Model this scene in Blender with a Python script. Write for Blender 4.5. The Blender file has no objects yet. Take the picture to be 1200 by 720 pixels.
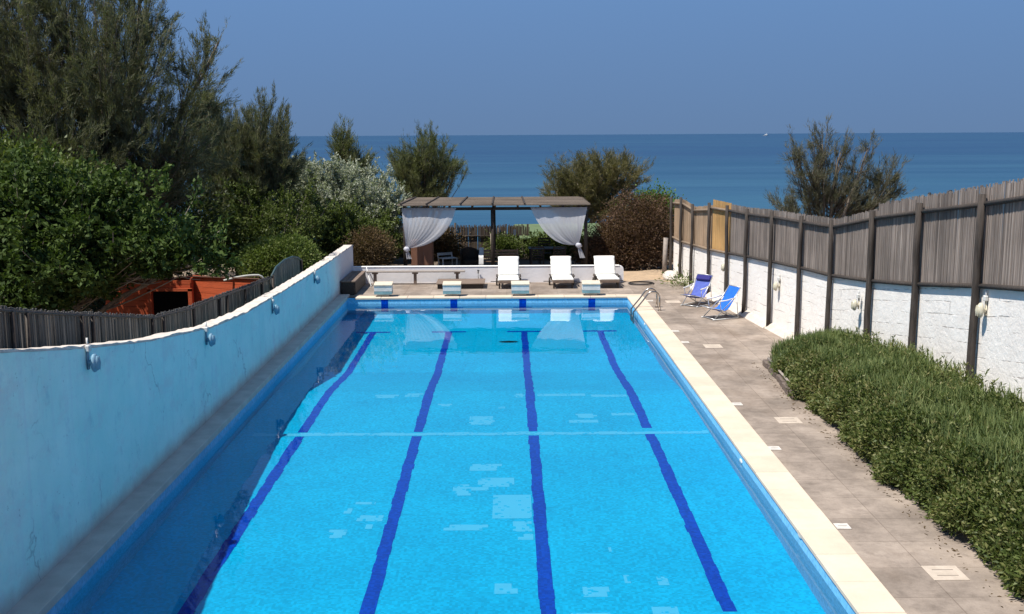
import bpy, math, random
import numpy as np
from mathutils import Vector, Matrix, Euler

random.seed(7)
RNG = np.random.default_rng(11)
sc = bpy.context.scene
COL = sc.collection
PI = math.pi

# ------------------------------------------------------------------ materials
def new_mat(name):
    m = bpy.data.materials.new(name); m.use_nodes = True
    nt = m.node_tree; nt.nodes.clear()
    out = nt.nodes.new('ShaderNodeOutputMaterial')
    return m, nt, out

def N(nt, typ, **kw):
    n = nt.nodes.new(typ)
    for k, v in kw.items():
        if k == 'inputs':
            for kk, vv in v.items(): n.inputs[kk].default_value = vv
        else: setattr(n, k, v)
    return n

def rgba(c): return (c[0], c[1], c[2], 1.0)

def coords(nt, stretch=(1, 1, 1)):
    tc = N(nt, 'ShaderNodeNewGeometry')
    mp = N(nt, 'ShaderNodeMapping'); mp.inputs['Scale'].default_value = stretch
    nt.links.new(tc.outputs['Position'], mp.inputs['Vector'])
    return mp.outputs['Vector']

def noise(nt, vec, scale, detail=5, rough=.6, lo=.35, hi=.65):
    n = N(nt, 'ShaderNodeTexNoise'); n.inputs['Scale'].default_value = scale
    n.inputs['Detail'].default_value = detail; n.inputs['Roughness'].default_value = rough
    nt.links.new(vec, n.inputs['Vector'])
    r = N(nt, 'ShaderNodeMapRange'); r.inputs['From Min'].default_value = lo; r.inputs['From Max'].default_value = hi
    nt.links.new(n.outputs['Fac'], r.inputs['Value'])
    return r.outputs['Result']

def mix(nt, fac, a, b, blend='MIX'):
    m = N(nt, 'ShaderNodeMix', data_type='RGBA', blend_type=blend)
    m.clamp_factor = True
    for s, v in ((m.inputs[0], fac), (m.inputs[6], a), (m.inputs[7], b)):
        if isinstance(v, (int, float)): s.default_value = v
        elif isinstance(v, tuple): s.default_value = rgba(v)
        else: nt.links.new(v, s)
    return m.outputs[2]

def math_(nt, op, a, b=0.0, clamp=False):
    m = N(nt, 'ShaderNodeMath', operation=op); m.use_clamp = clamp
    for s, v in ((m.inputs[0], a), (m.inputs[1], b)):
        if isinstance(v, (int, float)): s.default_value = v
        else: nt.links.new(v, s)
    return m.outputs[0]

def principled(nt, out, color, rough=.7, metallic=0.0, spec=.3, bump=None, bumpd=.01):
    p = N(nt, 'ShaderNodeBsdfPrincipled')
    if isinstance(color, tuple): p.inputs['Base Color'].default_value = rgba(color)
    else: nt.links.new(color, p.inputs['Base Color'])
    if isinstance(rough, (int, float)): p.inputs['Roughness'].default_value = rough
    else: nt.links.new(rough, p.inputs['Roughness'])
    p.inputs['Metallic'].default_value = metallic
    p.inputs['Specular IOR Level'].default_value = spec
    if bump is not None:
        b = N(nt, 'ShaderNodeBump'); b.inputs['Strength'].default_value = 1.0; b.inputs['Distance'].default_value = bumpd
        nt.links.new(bump, b.inputs['Height']); nt.links.new(b.outputs['Normal'], p.inputs['Normal'])
    nt.links.new(p.outputs[0], out.inputs['Surface'])
    return p

def simple(name, c1, c2=None, scale=6, rough=.7, bump=.0, stretch=(1, 1, 1), metallic=0.0, spec=.3, rnd=0.0):
    """two tone noise material; rnd adds per-face random brightness from the 'rnd' attribute"""
    m, nt, out = new_mat(name)
    v = coords(nt, stretch)
    if c2 is None: c2 = tuple(x * .8 for x in c1)
    f = noise(nt, v, scale)
    col = mix(nt, f, c1, c2)
    if rnd:
        a = N(nt, 'ShaderNodeAttribute', attribute_name='rnd')
        k = math_(nt, 'MULTIPLY_ADD', a.outputs['Fac'], rnd); k.node.inputs[2].default_value = 1 - rnd / 2
        col = mix(nt, 1.0, col, k, 'MULTIPLY')
    h = noise(nt, v, scale * 4, 6, .65, .2, .8) if bump else None
    principled(nt, out, col, rough, metallic, spec, h, bump)
    return m

def leaf_mat(name, cols, trans=.3, rough=.55, scale=1.2, spec=.25):
    """leaf colour differs leaf by leaf and clump by clump"""
    m, nt, out = new_mat(name)
    v = coords(nt)
    a = N(nt, 'ShaderNodeAttribute', attribute_name='rnd')
    rmp = N(nt, 'ShaderNodeValToRGB')
    els = rmp.color_ramp.elements
    els[0].color = rgba(cols[0]); els[1].color = rgba(cols[-1])
    for i, c in enumerate(cols[1:-1]):
        e = els.new((i + 1) / (len(cols) - 1)); e.color = rgba(c)
    n = noise(nt, v, scale, 3, .5, .25, .75)
    s = math_(nt, 'ADD', math_(nt, 'MULTIPLY', a.outputs['Fac'], .6), math_(nt, 'MULTIPLY', n, .4), True)
    nt.links.new(s, rmp.inputs['Fac'])
    p = N(nt, 'ShaderNodeBsdfPrincipled')
    nt.links.new(rmp.outputs[0], p.inputs['Base Color']); p.inputs['Roughness'].default_value = rough
    p.inputs['Specular IOR Level'].default_value = spec
    t = N(nt, 'ShaderNodeBsdfTranslucent')
    tcol = mix(nt, 1.0, rmp.outputs[0], (1.0, 1.15, .55), 'MULTIPLY')
    nt.links.new(tcol, t.inputs['Color'])
    ms = N(nt, 'ShaderNodeMixShader'); ms.inputs[0].default_value = trans
    nt.links.new(p.outputs[0], ms.inputs[1]); nt.links.new(t.outputs[0], ms.inputs[2])
    nt.links.new(ms.outputs[0], out.inputs['Surface'])
    return m

# ------------------------------------------------------------------ mesh builder
class MB:
    def __init__(self): self.v = []; self.f = []; self.m = []; self.r = []
    def add(self, vs, fs, mi=0, r=None):
        o = len(self.v); self.v += [tuple(x) for x in vs]
        rr = random.random() if r is None else r
        for f in fs: self.f.append(tuple(i + o for i in f)); self.m.append(mi); self.r.append(rr)
    def box(self, x0, x1, y0, y1, z0, z1, mi=0, M=None):
        vs = [(x, y, z) for z in (z0, z1) for y in (y0, y1) for x in (x0, x1)]
        if M is not None: vs = [M @ Vector(p) for p in vs]
        self.add(vs, [(0, 2, 3, 1), (4, 5, 7, 6), (0, 1, 5, 4), (2, 6, 7, 3), (0, 4, 6, 2), (1, 3, 7, 5)], mi)
    def bbox(self, x0, x1, y0, y1, z0, z1, b=.01, mi=0, M=None):
        """box with chamfered edges"""
        vs = []; idx = {}
        X = (x0, x1); Y = (y0, y1); Z = (z0, z1); s = (1, -1)
        for i in (0, 1):
            for j in (0, 1):
                for k in (0, 1):
                    for ax in range(3):
                        p = [X[i] + s[i] * b, Y[j] + s[j] * b, Z[k] + s[k] * b]
                        p[ax] = (X[i], Y[j], Z[k])[ax]
                        idx[(i, j, k, ax)] = len(vs); vs.append(tuple(p))
        fs = []
        for ax in range(3):
            o = [a for a in range(3) if a != ax]
            for e in (0, 1):
                q = []
                for (u, w) in ((0, 0), (1, 0), (1, 1), (0, 1)):
                    t = [0, 0, 0]; t[ax] = e; t[o[0]] = u; t[o[1]] = w; q.append(idx[(*t, ax)])
                fs.append(tuple(q))
            for u in (0, 1):
                for w in (0, 1):
                    q = []
                    for (e, a2) in ((0, o[0]), (1, o[0]), (1, o[1]), (0, o[1])):
                        t = [0, 0, 0]; t[ax] = e; t[o[0]] = u; t[o[1]] = w; q.append(idx[(*t, a2)])
                    fs.append(tuple(q))
        for i in (0, 1):
            for j in (0, 1):
                for k in (0, 1): fs.append(tuple(idx[(i, j, k, a)] for a in range(3)))
        if M is not None: vs = [M @ Vector(p) for p in vs]
        self.add(vs, fs, mi)
    def tube(self, pts, r, n=8, mi=0, cap=True):
        pts = [Vector(p) for p in pts]
        rs = r if isinstance(r, (list, tuple)) else [r] * len(pts)
        vs = []; fs = []
        ref = None
        for i, p in enumerate(pts):
            d = (pts[min(i + 1, len(pts) - 1)] - pts[max(i - 1, 0)]).normalized()
            if ref is None: ref = Vector((0, 0, 1)) if abs(d.z) < .9 else Vector((1, 0, 0))
            u = d.cross(ref).normalized(); w = u.cross(d).normalized(); ref = w
            for k in range(n):
                a = 2 * PI * k / n
                vs.append(p + (u * math.cos(a) + w * math.sin(a)) * rs[i])
        for i in range(len(pts) - 1):
            for k in range(n):
                a = i * n + k; b = i * n + (k + 1) % n
                fs.append((a, b, b + n, a + n))
        if cap:
            fs.append(tuple(range(n - 1, -1, -1))); fs.append(tuple((len(pts) - 1) * n + k for k in range(n)))
        self.add(vs, fs, mi)
    def bar(self, p, q, w, h, mi=0, up=(0, 0, 1)):
        p = Vector(p); q = Vector(q); d = (q - p).normalized(); upv = Vector(up)
        if abs(d.dot(upv)) > .95: upv = Vector((0, 1, 0))
        u = d.cross(upv).normalized() * (w / 2); v = u.cross(d).normalized() * (h / 2)
        vs = [p - u - v, p + u - v, p + u + v, p - u + v, q - u - v, q + u - v, q + u + v, q - u + v]
        self.add(vs, [(3, 2, 1, 0), (4, 5, 6, 7), (0, 1, 5, 4), (1, 2, 6, 5), (2, 3, 7, 6), (3, 0, 4, 7)], mi)
    def ell(self, c, rx, ry, rz, nu=12, nv=8, mi=0, M=None):
        vs = []; fs = []
        for j in range(nv + 1):
            t = PI * j / nv
            for i in range(nu):
                a = 2 * PI * i / nu
                p = Vector((rx * math.sin(t) * math.cos(a), ry * math.sin(t) * math.sin(a), rz * math.cos(t)))
                if M is not None: p = M @ p
                vs.append(p + Vector(c))
        for j in range(nv):
            for i in range(nu):
                a = j * nu + i; b = j * nu + (i + 1) % nu
                fs.append((a, a + nu, b + nu, b))
        self.add(vs, fs, mi)
    def build(self, name, mats, parent=None, smooth=False):
        me = bpy.data.meshes.new(name)
        me.from_pydata(self.v, [], self.f)
        if not isinstance(mats, (list, tuple)): mats = [mats]
        for m in mats: me.materials.append(m)
        me.polygons.foreach_set('material_index', self.m)
        at = me.attributes.new('rnd', 'FLOAT', 'FACE'); at.data.foreach_set('value', self.r)
        if smooth: me.polygons.foreach_set('use_smooth', [True] * len(self.f))
        me.update()
        o = bpy.data.objects.new(name, me); COL.objects.link(o)
        if parent is not None: 
            o.parent = parent
            o.matrix_parent_inverse = parent.matrix_basis.inverted() if parent.get('_world') else Matrix()
        return o

def tag(o, label=None, cat=None, group=None, kind=None):
    if label: o['label'] = label
    if cat: o['category'] = cat
    if group: o['group'] = group
    if kind: o['kind'] = kind
    return o

def empty(name, loc=(0, 0, 0), label=None, cat=None, group=None, rz=0.0):
    o = bpy.data.objects.new(name, None); COL.objects.link(o)
    o.empty_display_size = .2
    o.location = loc; o.rotation_euler = (0, 0, rz)
    return tag(o, label, cat, group)

def wempty(name, loc, label, cat, group=None):
    """a thing whose parts are modelled in world coordinates"""
    o = empty(name, loc, label, cat, group)
    o['_world'] = 1
    return o

def copy_tree(o, parent=None):
    c = o.copy(); COL.objects.link(c)
    if parent is not None: c.parent = parent
    for ch in [x for x in bpy.data.objects if x.parent == o]: copy_tree(ch, c)
    return c

# ------------------------------------------------------------------ foliage
def nz(a): return a / np.maximum(np.linalg.norm(a, axis=-1, keepdims=True), 1e-9)

def leaf_object(name, P, D, L, W, mats, parent, kind='leaf', fold=.25, rng=RNG):
    n = len(P); D = nz(D)
    R = nz(np.cross(D, rng.normal(size=(n, 3)))); Nn = np.cross(R, D)
    L = np.broadcast_to(L, (n,))[:, None]; W = np.broadcast_to(W, (n,))[:, None]
    if kind == 'blade':
        V = np.stack([P - R * W / 2, P + R * W / 2, P + D * L + R * W * .12, P + D * L - R * W * .12], 1); k = 4
    else:
        V = np.stack([P, P + D * L * .48 + R * W / 2 + Nn * W * fold, P + D * L, P + D * L * .48 - R * W / 2 + Nn * W * fold], 1); k = 4
    me = bpy.data.meshes.new(name)
    me.vertices.add(n * k); me.vertices.foreach_set('co', V.reshape(-1).astype(np.float32))
    me.loops.add(n * k); me.loops.foreach_set('vertex_index', np.arange(n * k, dtype=np.int32))
    me.polygons.add(n); me.polygons.foreach_set('loop_start', np.arange(0, n * k, k, dtype=np.int32))
    me.polygons.foreach_set('loop_total', np.full(n, k, np.int32))
    at = me.attributes.new('rnd', 'FLOAT', 'FACE'); at.data.foreach_set('value', rng.random(n).astype(np.float32))
    me.materials.append(mats)
    me.update(); me.validate()
    o = bpy.data.objects.new(name, me); COL.objects.link(o)
    if parent is not None:
        o.parent = parent; o.matrix_parent_inverse = parent.matrix_basis.inverted()
    return o

def lobes_tips(lobes, n, rng, inner=.35, uneven=.22, up=.35):
    vol = np.array([l[3] * l[4] * l[5] for l in lobes]) ** .75; vol /= vol.sum()
    P = []; D = []; Ci = []
    for li, l in enumerate(lobes):
        k = max(4, int(n * vol[li]))
        d = nz(rng.normal(size=(k, 3)))
        bump = 1 + uneven * (np.sin(d[:, 0] * 5 + li * 1.7 + d[:, 2] * 3) * np.cos(d[:, 1] * 6 + li) + .6 * np.sin(d[:, 2] * 9 + d[:, 0] * 7 + li * 3))
        r = inner + (1 - inner) * rng.random(k) ** .55
        p = d * np.array(l[3:6]) * (r * bump)[:, None] + np.array(l[:3])
        P.append(p); D.append(nz(d + np.array([0, 0, up]))); Ci.append(np.full(k, li))
    return np.concatenate(P), np.concatenate(D), np.concatenate(Ci)

def tree(name, label, cat, base, lobes, ntips, mat_leaf, mat_bark, leaf=('blade', .25, .02), per=60, spread=.6,
         up=.5, inner=.3, trunk_r=.14, start=.45, group=None, seed=1, stems=None, bark_min=.012, uneven=.22, twig=.9, gz=-.12, sub=.42, fuzz=.38, prune=None):
    rng = np.random.default_rng(seed); rnd = random.Random(seed)
    t = wempty(name, (base[0], base[1], gz), label, cat, group)
    P, D, Ci = lobes_tips(lobes, ntips, rng, inner, uneven, up)
    ok = P[:, 2] > base[2] + .1
    P, D, Ci = P[ok], D[ok], Ci[ok]
    b = np.array(base, float)
    mb = MB()
    cents = np.array([l[:3] for l in lobes], float)
    limb = []
    for li in range(len(lobes)):
        c = cents[li] - np.array([0, 0, lobes[li][5] * .25])
        s = b + rng.normal(size=3) * np.array([.15, .15, 0])
        s[2] = base[2] - .15
        m = s + (c - s) * .5 + np.array([0, 0, .12 * np.linalg.norm(c - s)]) + rng.normal(size=3) * .15
        ts = np.linspace(0, 1, 8)[:, None]
        pts = (1 - ts) ** 2 * s + 2 * ts * (1 - ts) * m + ts ** 2 * c
        pts[1:-1] += rng.normal(size=(6, 3)) * .05
        limb.append(pts)
        r0 = trunk_r * (.7 + .5 * rnd.random())
        mb.tube([tuple(p) for p in pts], [r0 * (1 - .75 * i / 7) for i in range(8)], 7)
    LP = []; LD = []
    seg = np.linspace(0, 1, 6)[:, None]
    drawn = 0
    for i in range(len(P)):
        pts = limb[Ci[i]]
        # start on the limb at a height below the tip
        s = pts[rnd.randint(3, 7)]
        e = P[i]
        ln = np.linalg.norm(e - s)
        m = (s + e) / 2 + np.array([0, 0, -.10 * ln]) * (1 if up > 0 else -1) + rng.normal(size=3) * .06 * ln
        q = (1 - seg) ** 2 * s + 2 * seg * (1 - seg) * m + seg ** 2 * e
        if i % 2 == 0 or len(P) < 300:
            r0 = max(bark_min * 1.6, trunk_r * .16)
            mb.tube([tuple(p) for p in q], [r0 * (1 - .8 * j / 5) + bark_min * .3 for j in range(6)], 4, cap=False)
        k = int(per * (.6 + .8 * rnd.random()))
        u = start + (1 - start) * rng.random(k) ** .8
        uu = u[:, None]
        ns = 9
        su = (start + (1 - start) * rng.random(ns) ** .7)[:, None]
        su[0] = 1.0
        sp = (1 - su) ** 2 * s + 2 * su * (1 - su) * m + su ** 2 * e
        sd = nz(nz(2 * (1 - su) * (m - s) + 2 * su * (e - m)) * twig + D[i] * .4 + rng.normal(size=(ns, 3)) * spread + np.array([0, 0, up * .5]))
        sl = sub * (.5 + rng.random(ns))
        q_ = rng.integers(0, ns, k)
        pos = sp[q_] + sd[q_] * (sl[q_] * rng.random(k) - .05)[:, None]
        dirs = nz(sd[q_] + rng.normal(size=(k, 3)) * fuzz + np.array([0, 0, up * .3]))
        LP.append(pos + rng.normal(size=(k, 3)) * leaf[1] * .25); LD.append(dirs)
    mb.build('trunk', mat_bark, t, smooth=True)
    LP = np.concatenate(LP); LD = np.concatenate(LD); n = len(LP)
    if prune is not None:
        k_ = prune(LP); LP = LP[k_]; LD = LD[k_]; n = len(LP)
    sz = .65 + .7 * rng.random(n)
    leaf_object('crown', LP, LD, leaf[1] * sz, leaf[2] * sz, mat_leaf, t, leaf[0], rng=rng)
    return t

def bush(name, label, cat, lobes, n, mat, leaf=('leaf', .09, .05), seed=1, group=None, up=.4, uneven=.15, core=.55, spread=.8, matb=None, gz=-.12, clump=34, cr=2.0):
    """dense shrub: leaves in small clumps through the outer half of the lobes, a stem below"""
    rng = np.random.default_rng(seed)
    c0 = lobes[0]
    t = wempty(name, (c0[0], c0[1], gz), label, cat, group)
    P, D, Ci = lobes_tips(lobes, n // clump, rng, core, uneven, up)
    ok = P[:, 2] > gz + .02
    P, D = P[ok], D[ok]
    J = rng.normal(size=(len(P) * clump, 3)) * np.array([1.15, 1.15, .75])
    cs = np.repeat(.6 + .8 * rng.random(len(P)), clump)[:, None]
    P = np.repeat(P, clump, 0) + J * leaf[1] * cr * cs
    D = nz(np.repeat(D, clump, 0) * .7 + J * .5 + rng.normal(size=J.shape) * spread * .6)
    sz = .6 + .8 * rng.random(len(P))
    leaf_object('foliage', P, D, leaf[1] * sz, leaf[2] * sz, mat, t, leaf[0], rng=rng)
    mb = MB()
    for l in lobes:
        for k in range(3):
            e = (l[0] + rng.normal() * l[3] * .35, l[1] + rng.normal() * l[4] * .35, l[2] + l[5] * .45)
            mb.tube([(c0[0] + rng.normal() * .1, c0[1] + rng.normal() * .1, gz - .05), ((c0[0] + e[0]) / 2 + .1, (c0[1] + e[1]) / 2, (gz + e[2]) / 2), e], [.05, .035, .012], 5)
    mb.build('stem', matb or BARK, t)
    return t

# ------------------------------------------------------------------ colours
BARK = simple('bark_grey_brown', (.10, .075, .055), (.18, .15, .12), 9, .9, .01, (1, 1, .3))
BARK_PALE = simple('bark_pale', (.22, .18, .14), (.34, .29, .24), 9, .9, .01, (1, 1, .3))
WOOD_POST = simple('old_post_wood', (.034, .028, .024), (.080, .064, .054), 5, .85, .006, (6, 6, .5))
WOOD_DARK = simple('dark_stained_wood', (.035, .026, .02), (.06, .045, .035), 7, .6, .002, (4, 4, 4))
WOOD_BROWN = simple('weathered_brown_wood', (.16, .11, .08), (.24, .18, .14), 4, .75, .003, (1, 8, 8))
WOOD_GREY = simple('weathered_grey_wood', (.25, .21, .18), (.36, .31, .27), 4, .8, .003, (1, 8, 8))
WOOD_TEAK = simple('teak_wood', (.20, .12, .07), (.30, .19, .12), 5, .6, .002, (2, 9, 9))
METAL_WHITE = simple('white_painted_metal', (.72, .72, .70), (.62, .62, .60), 20, .4)
METAL_ALU = simple('aluminium_tube', (.55, .55, .54), (.45, .45, .45), 20, .35, 0, metallic=.6)
STEEL = simple('stainless_steel', (.42, .38, .34), (.33, .30, .27), 30, .28, 0, metallic=1.0)
CUSHION = simple('white_cushion_cloth', (.86, .84, .78), (.80, .78, .72), 9, .9, .004)
RUBBER = simple('dark_rubber', (.02, .02, .02), (.035, .03, .03), 12, .7)
FABRIC_BLUE = simple('bright_blue_canvas', (.012, .11, .50), (.02, .15, .58), 25, .75, .001)
FABRIC_NAVY = simple('navy_canvas', (.025, .022, .15), (.03, .03, .18), 25, .8)
FABRIC_LILAC = simple('faded_lilac_blue_canvas', (.07, .10, .36), (.10, .14, .44), 10, .8)

# ------------------------------------------------------------------ setting
Z_SEA = -7.0
PX0, PX1, PY0, PY1 = -5.18, 3.83, 9.9, 34.1     # pool inside
ZW = -0.20                                      # water level

# terrain with a hole for the pool
def terrain():
    xs = np.unique(np.concatenate([np.linspace(-400, -40, 10), np.linspace(-40, 40, 41), np.linspace(40, 400, 10), [PX0 - .1, PX1 + .1]]))
    ys = np.unique(np.concatenate([np.linspace(-60, 0, 7), np.linspace(0, 50, 26), np.linspace(50, 95, 31), [120, 140], [PY0 - .1, PY1 + .1]]))
    def z(x, y):
        t = min(max((y - 48) / 38, 0), 1); t = t * t * (3 - 2 * t)
        n = .12 * math.sin(x * .31 + y * .2) + .08 * math.sin(x * .9 - y * .7)
        g = -.14 + (n * .4 - .1 if (x < -7 or x > 9 or y > 43) else 0)
        return g + t * (-7.6 - g)
    V = [(x, y, z(x, y)) for y in ys for x in xs]; nx = len(xs); F = []
    for j in range(len(ys) - 1):
        for i in range(nx - 1):
            cx = (xs[i] + xs[i + 1]) / 2; cy = (ys[j] + ys[j + 1]) / 2
            if PX0 - .1 < cx < PX1 + .1 and PY0 - .1 < cy < PY1 + .1: continue
            a = j * nx + i; F.append((a, a + 1, a + nx + 1, a + nx))
    mb = MB(); mb.add(V, F)
    return mb
M_SOIL = simple('sandy_soil', (.30, .22, .15), (.20, .15, .10), 1.5, .95, .03)
tag(terrain().build('ground', M_SOIL, smooth=True), kind='structure')

# sea
def sea_mat():
    m, nt, out = new_mat('sea_water')
    v = coords(nt, (.006, .035, 1)); v2 = coords(nt, (.002, .016, 1))
    geo = N(nt, 'ShaderNodeNewGeometry'); sep = N(nt, 'ShaderNodeSeparateXYZ'); nt.links.new(geo.outputs['Position'], sep.inputs[0])
    d = N(nt, 'ShaderNodeMapRange'); d.inputs['From Min'].default_value = 120; d.inputs['From Max'].default_value = 620
    nt.links.new(sep.outputs['Y'], d.inputs['Value'])
    col = mix(nt, d.outputs[0], SEA_NEAR, SEA_FAR)
    f1 = noise(nt, v, 1.0, 4, .55, .42, .62)
    col = mix(nt, math_(nt, 'MULTIPLY', f1, .75), col, SEA_DARK)
    f2 = noise(nt, v2, 1.6, 3, .5, .5, .7)
    col = mix(nt, math_(nt, 'MULTIPLY', f2, .35), col, SEA_LIGHT)
    p = principled(nt, out, col, .35, 0, .15)
    w = coords(nt, (.35, 1.0, 1))
    n1 = N(nt, 'ShaderNodeTexNoise'); n1.inputs['Scale'].default_value = .5; n1.inputs['Detail'].default_value = 6
    nt.links.new(w, n1.inputs['Vector'])
    b = N(nt, 'ShaderNodeBump'); b.inputs['Distance'].default_value = .5; b.inputs['Strength'].default_value = .6
    nt.links.new(n1.outputs['Fac'], b.inputs['Height']); nt.links.new(b.outputs['Normal'], p.inputs['Normal'])
    return m
SEA_NEAR = (.024, .082, .135); SEA_FAR = (.012, .042, .10); SEA_DARK = (.010, .05, .10); SEA_LIGHT = (.04, .12, .17)
mb = MB(); ys = [70, 200, 500, 1200, 3000, 6350]
for a, b in zip(ys[:-1], ys[1:]):
    mb.add([(-6000, a, Z_SEA), (6000, a, Z_SEA), (6000, b, Z_SEA), (-6000, b, Z_SEA)], [(0, 1, 2, 3)])
tag(mb.build('sea', sea_mat()), kind='structure')

# pool basin -----------------------------------------------------------------
def tile_mat(name, c1, c2, size=.04, var=.25):
    """small glazed mosaic: each tessera has its own tone"""
    m, nt, out = new_mat(name)
    geo = N(nt, 'ShaderNodeNewGeometry')
    sc_ = N(nt, 'ShaderNodeVectorMath', operation='SCALE'); sc_.inputs['Scale'].default_value = 1 / size
    nt.links.new(geo.outputs['Position'], sc_.inputs[0])
    fl = N(nt, 'ShaderNodeVectorMath', operation='FLOOR'); nt.links.new(sc_.outputs[0], fl.inputs[0])
    wn = N(nt, 'ShaderNodeTexWhiteNoise'); nt.links.new(fl.outputs[0], wn.inputs['Vector'])
    v = coords(nt)
    f = noise(nt, v, .7, 4, .6, .3, .7)
    col = mix(nt, f, c1, c2)
    k = math_(nt, 'MULTIPLY_ADD', wn.outputs['Value'], var); k.node.inputs[2].default_value = 1 - var / 2
    col = mix(nt, 1.0, col, k, 'MULTIPLY')
    principled(nt, out, col, .6, 0, .0)
    return m
M_TILE = tile_mat('pool_blue_mosaic', (.001, .41, .71), (.002, .48, .79), .036, .30)
M_TILE_DEEP = tile_mat('pool_wall_mosaic', (.18, .50, .74), (.24, .56, .80))
M_LANE = tile_mat('lane_navy_mosaic', (.001, .05, .42), (.001, .065, .48), .04, .4)
def patch_mat():
    """pale replacement tesserae scattered among the blue ones"""
    m, nt, out = new_mat('worn_pale_mosaic')
    geo = N(nt, 'ShaderNodeNewGeometry')
    sc_ = N(nt, 'ShaderNodeVectorMath', operation='SCALE'); sc_.inputs['Scale'].default_value = 1 / .045
    nt.links.new(geo.outputs['Position'], sc_.inputs[0])
    fl = N(nt, 'ShaderNodeVectorMath', operation='FLOOR'); nt.links.new(sc_.outputs[0], fl.inputs[0])
    wn = N(nt, 'ShaderNodeTexWhiteNoise'); nt.links.new(fl.outputs[0], wn.inputs['Vector'])
    g = noise(nt, coords(nt), 3.5, 4, .6, .3, .7)
    k = math_(nt, 'GREATER_THAN', math_(nt, 'ADD', wn.outputs['Value'], math_(nt, 'MULTIPLY', g, .6)), .38)
    col = mix(nt, k, (.004, .46, .78), (.075, .55, .83))
    principled(nt, out, col, .6, 0, 0.0)
    return m
M_PATCH = patch_mat()
def floor_z(y):
    if y < 23.2: return -1.1
    if y > 26: return -2.0
    t = (y - 23.2) / 2.8
    return -1.1 - .9 * t
mb = MB()
fy = [PY0, 23.2, 24.1, 25.1, 26, PY1]
for a, b in zip(fy[:-1], fy[1:]):
    mb.add([(PX0, a, floor_z(a)), (PX1, a, floor_z(a)), (PX1, b, floor_z(b)), (PX0, b, floor_z(b))], [(0, 1, 2, 3)], 0)
for x, s in ((PX0, 1), (PX1, -1)):
    for a, b in zip(fy[:-1], fy[1:]):
        q = [(x, a, floor_z(a)), (x, b, floor_z(b)), (x, b, .0), (x, a, .0)]
        mb.add(q if s > 0 else q[::-1], [(0, 1, 2, 3)], 1)
mb.add([(PX0, PY1, -2), (PX1, PY1, -2), (PX1, PY1, 0), (PX0, PY1, 0)], [(3, 2, 1, 0)], 1)
mb.add([(PX0, PY0, -1.1), (PX1, PY0, -1.1), (PX1, PY0, 0), (PX0, PY0, 0)], [(0, 1, 2, 3)], 1)
LX = [-3.97, -1.75, .46, 2.68]
e = .004
def strip(x0, x1, y0, y1, mi, lift=e):
    cuts = [y0] + [y for y in fy if y0 < y < y1] + [y1]
    for a, b in zip(cuts[:-1], cuts[1:]):
        mb.add([(x0, a, floor_z(a) + lift), (x1, a, floor_z(a) + lift), (x1, b, floor_z(b) + lift), (x0, b, floor_z(b) + lift)], [(0, 1, 2, 3)], mi)
for i, x in enumerate(LX):
    # slightly ragged mosaic edges: many short pieces
    y = 12.35 if i == 3 else 11.9
    while y < 31.0:
        y2 = min(y + .28, 31.0)
        j0 = random.choice((0, 0, .01, -.01)); j1 = random.choice((0, 0, .01, -.01))
        if not (abs(y - 19.85) < .12):
            strip(x - .094 + j0, x + .094 + j1, y, y2, 2, 2 * e)
        y = y2
    strip(x - .5, x + .5, 31.0, 31.16, 2, 2 * e)
    mb.add([(x - .11, PY1 - e, -1.6), (x + .11, PY1 - e, -1.6), (x + .11, PY1 - e, -.02), (x - .11, PY1 - e, -.02)], [(3, 2, 1, 0)], 2)
    mb.add([(x - .3, PY1 - 2 * e, -1.0), (x + .3, PY1 - 2 * e, -1.0), (x + .3, PY1 - 2 * e, -.86), (x - .3, PY1 - 2 * e, -.86)], [(3, 2, 1, 0)], 2)
patches = [(-.26, 15.47, .34, 16.49), (-.72, 17.69, -.13, 18.05), (-.52, 16.87, .08, 17.32), (-.92, 16.47, -.62, 17.0), (-.62, 16.7, -.3, 16.86),
 (-.97, 15.01, -.32, 15.23), (-2.58, 15.71, -2.38, 15.93), (-2.3, 15.39, -1.87, 15.63), (-2.64, 14.74, -2.34, 15.06), (-2.17, 15.09, -2.03, 15.26),
 (1.35, 20.94, 1.78, 21.25), (1.15, 20.6, 1.77, 20.8), (-.79, 20.5, -.28, 21.11), (1.41, 13.18, 1.65, 13.43), (1.92, 13.11, 2.14, 13.37),
 (.93, 12.79, 1.27, 13.08), (2.0, 21.11, 2.55, 21.29), (.12, 14.64, .34, 14.86), (-2.95, 22.62, -2.4, 22.9), (-2.3, 22.7, -1.87, 23.0),
 (.07, 22.6, .34, 22.93), (.58, 22.7, 1.74, 22.9), (1.74, 22.6, 2.55, 22.8), (-2.45, 16.1, -2.1, 16.2), (1.7, 12.3, 2.1, 12.5), (.7, 12.2, 1.3, 12.35),
 (-.2, 12.9, .1, 13.2), (1.3, 14.2, 1.5, 14.35), (-1.5, 21.9, -1.2, 22.1), (-.3, 21.7, 0, 21.85), (.05, 14.95, .33, 15.35)]
for k, (x0, y0, x1, y1) in enumerate(patches):
    # each patch is a few rows of replaced tesserae with a stepped outline
    rows = max(1, int((y1 - y0) / .1)); h = (y1 - y0) / rows
    for r in range(rows):
        jx0 = random.choice((0, .04, .08)) * (k > 0); jx1 = random.choice((0, .04, .08)) * (k > 0)
        strip(x0 + jx0, x1 - jx1, y0 + r * h, y0 + (r + 1) * h, 3, e)
for x in np.arange(PX0 + .3, PX1 - .1, .22):
    j = random.uniform(-.02, .02)
    strip(x, min(x + .22, PX1 - .02), 19.78 + j, 19.94 + j + (.05 if random.random() < .4 else 0), 3, 3 * e)
basin = tag(mb.build('pool_basin', [M_TILE, M_TILE_DEEP, M_LANE, M_PATCH]), kind='structure')
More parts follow.
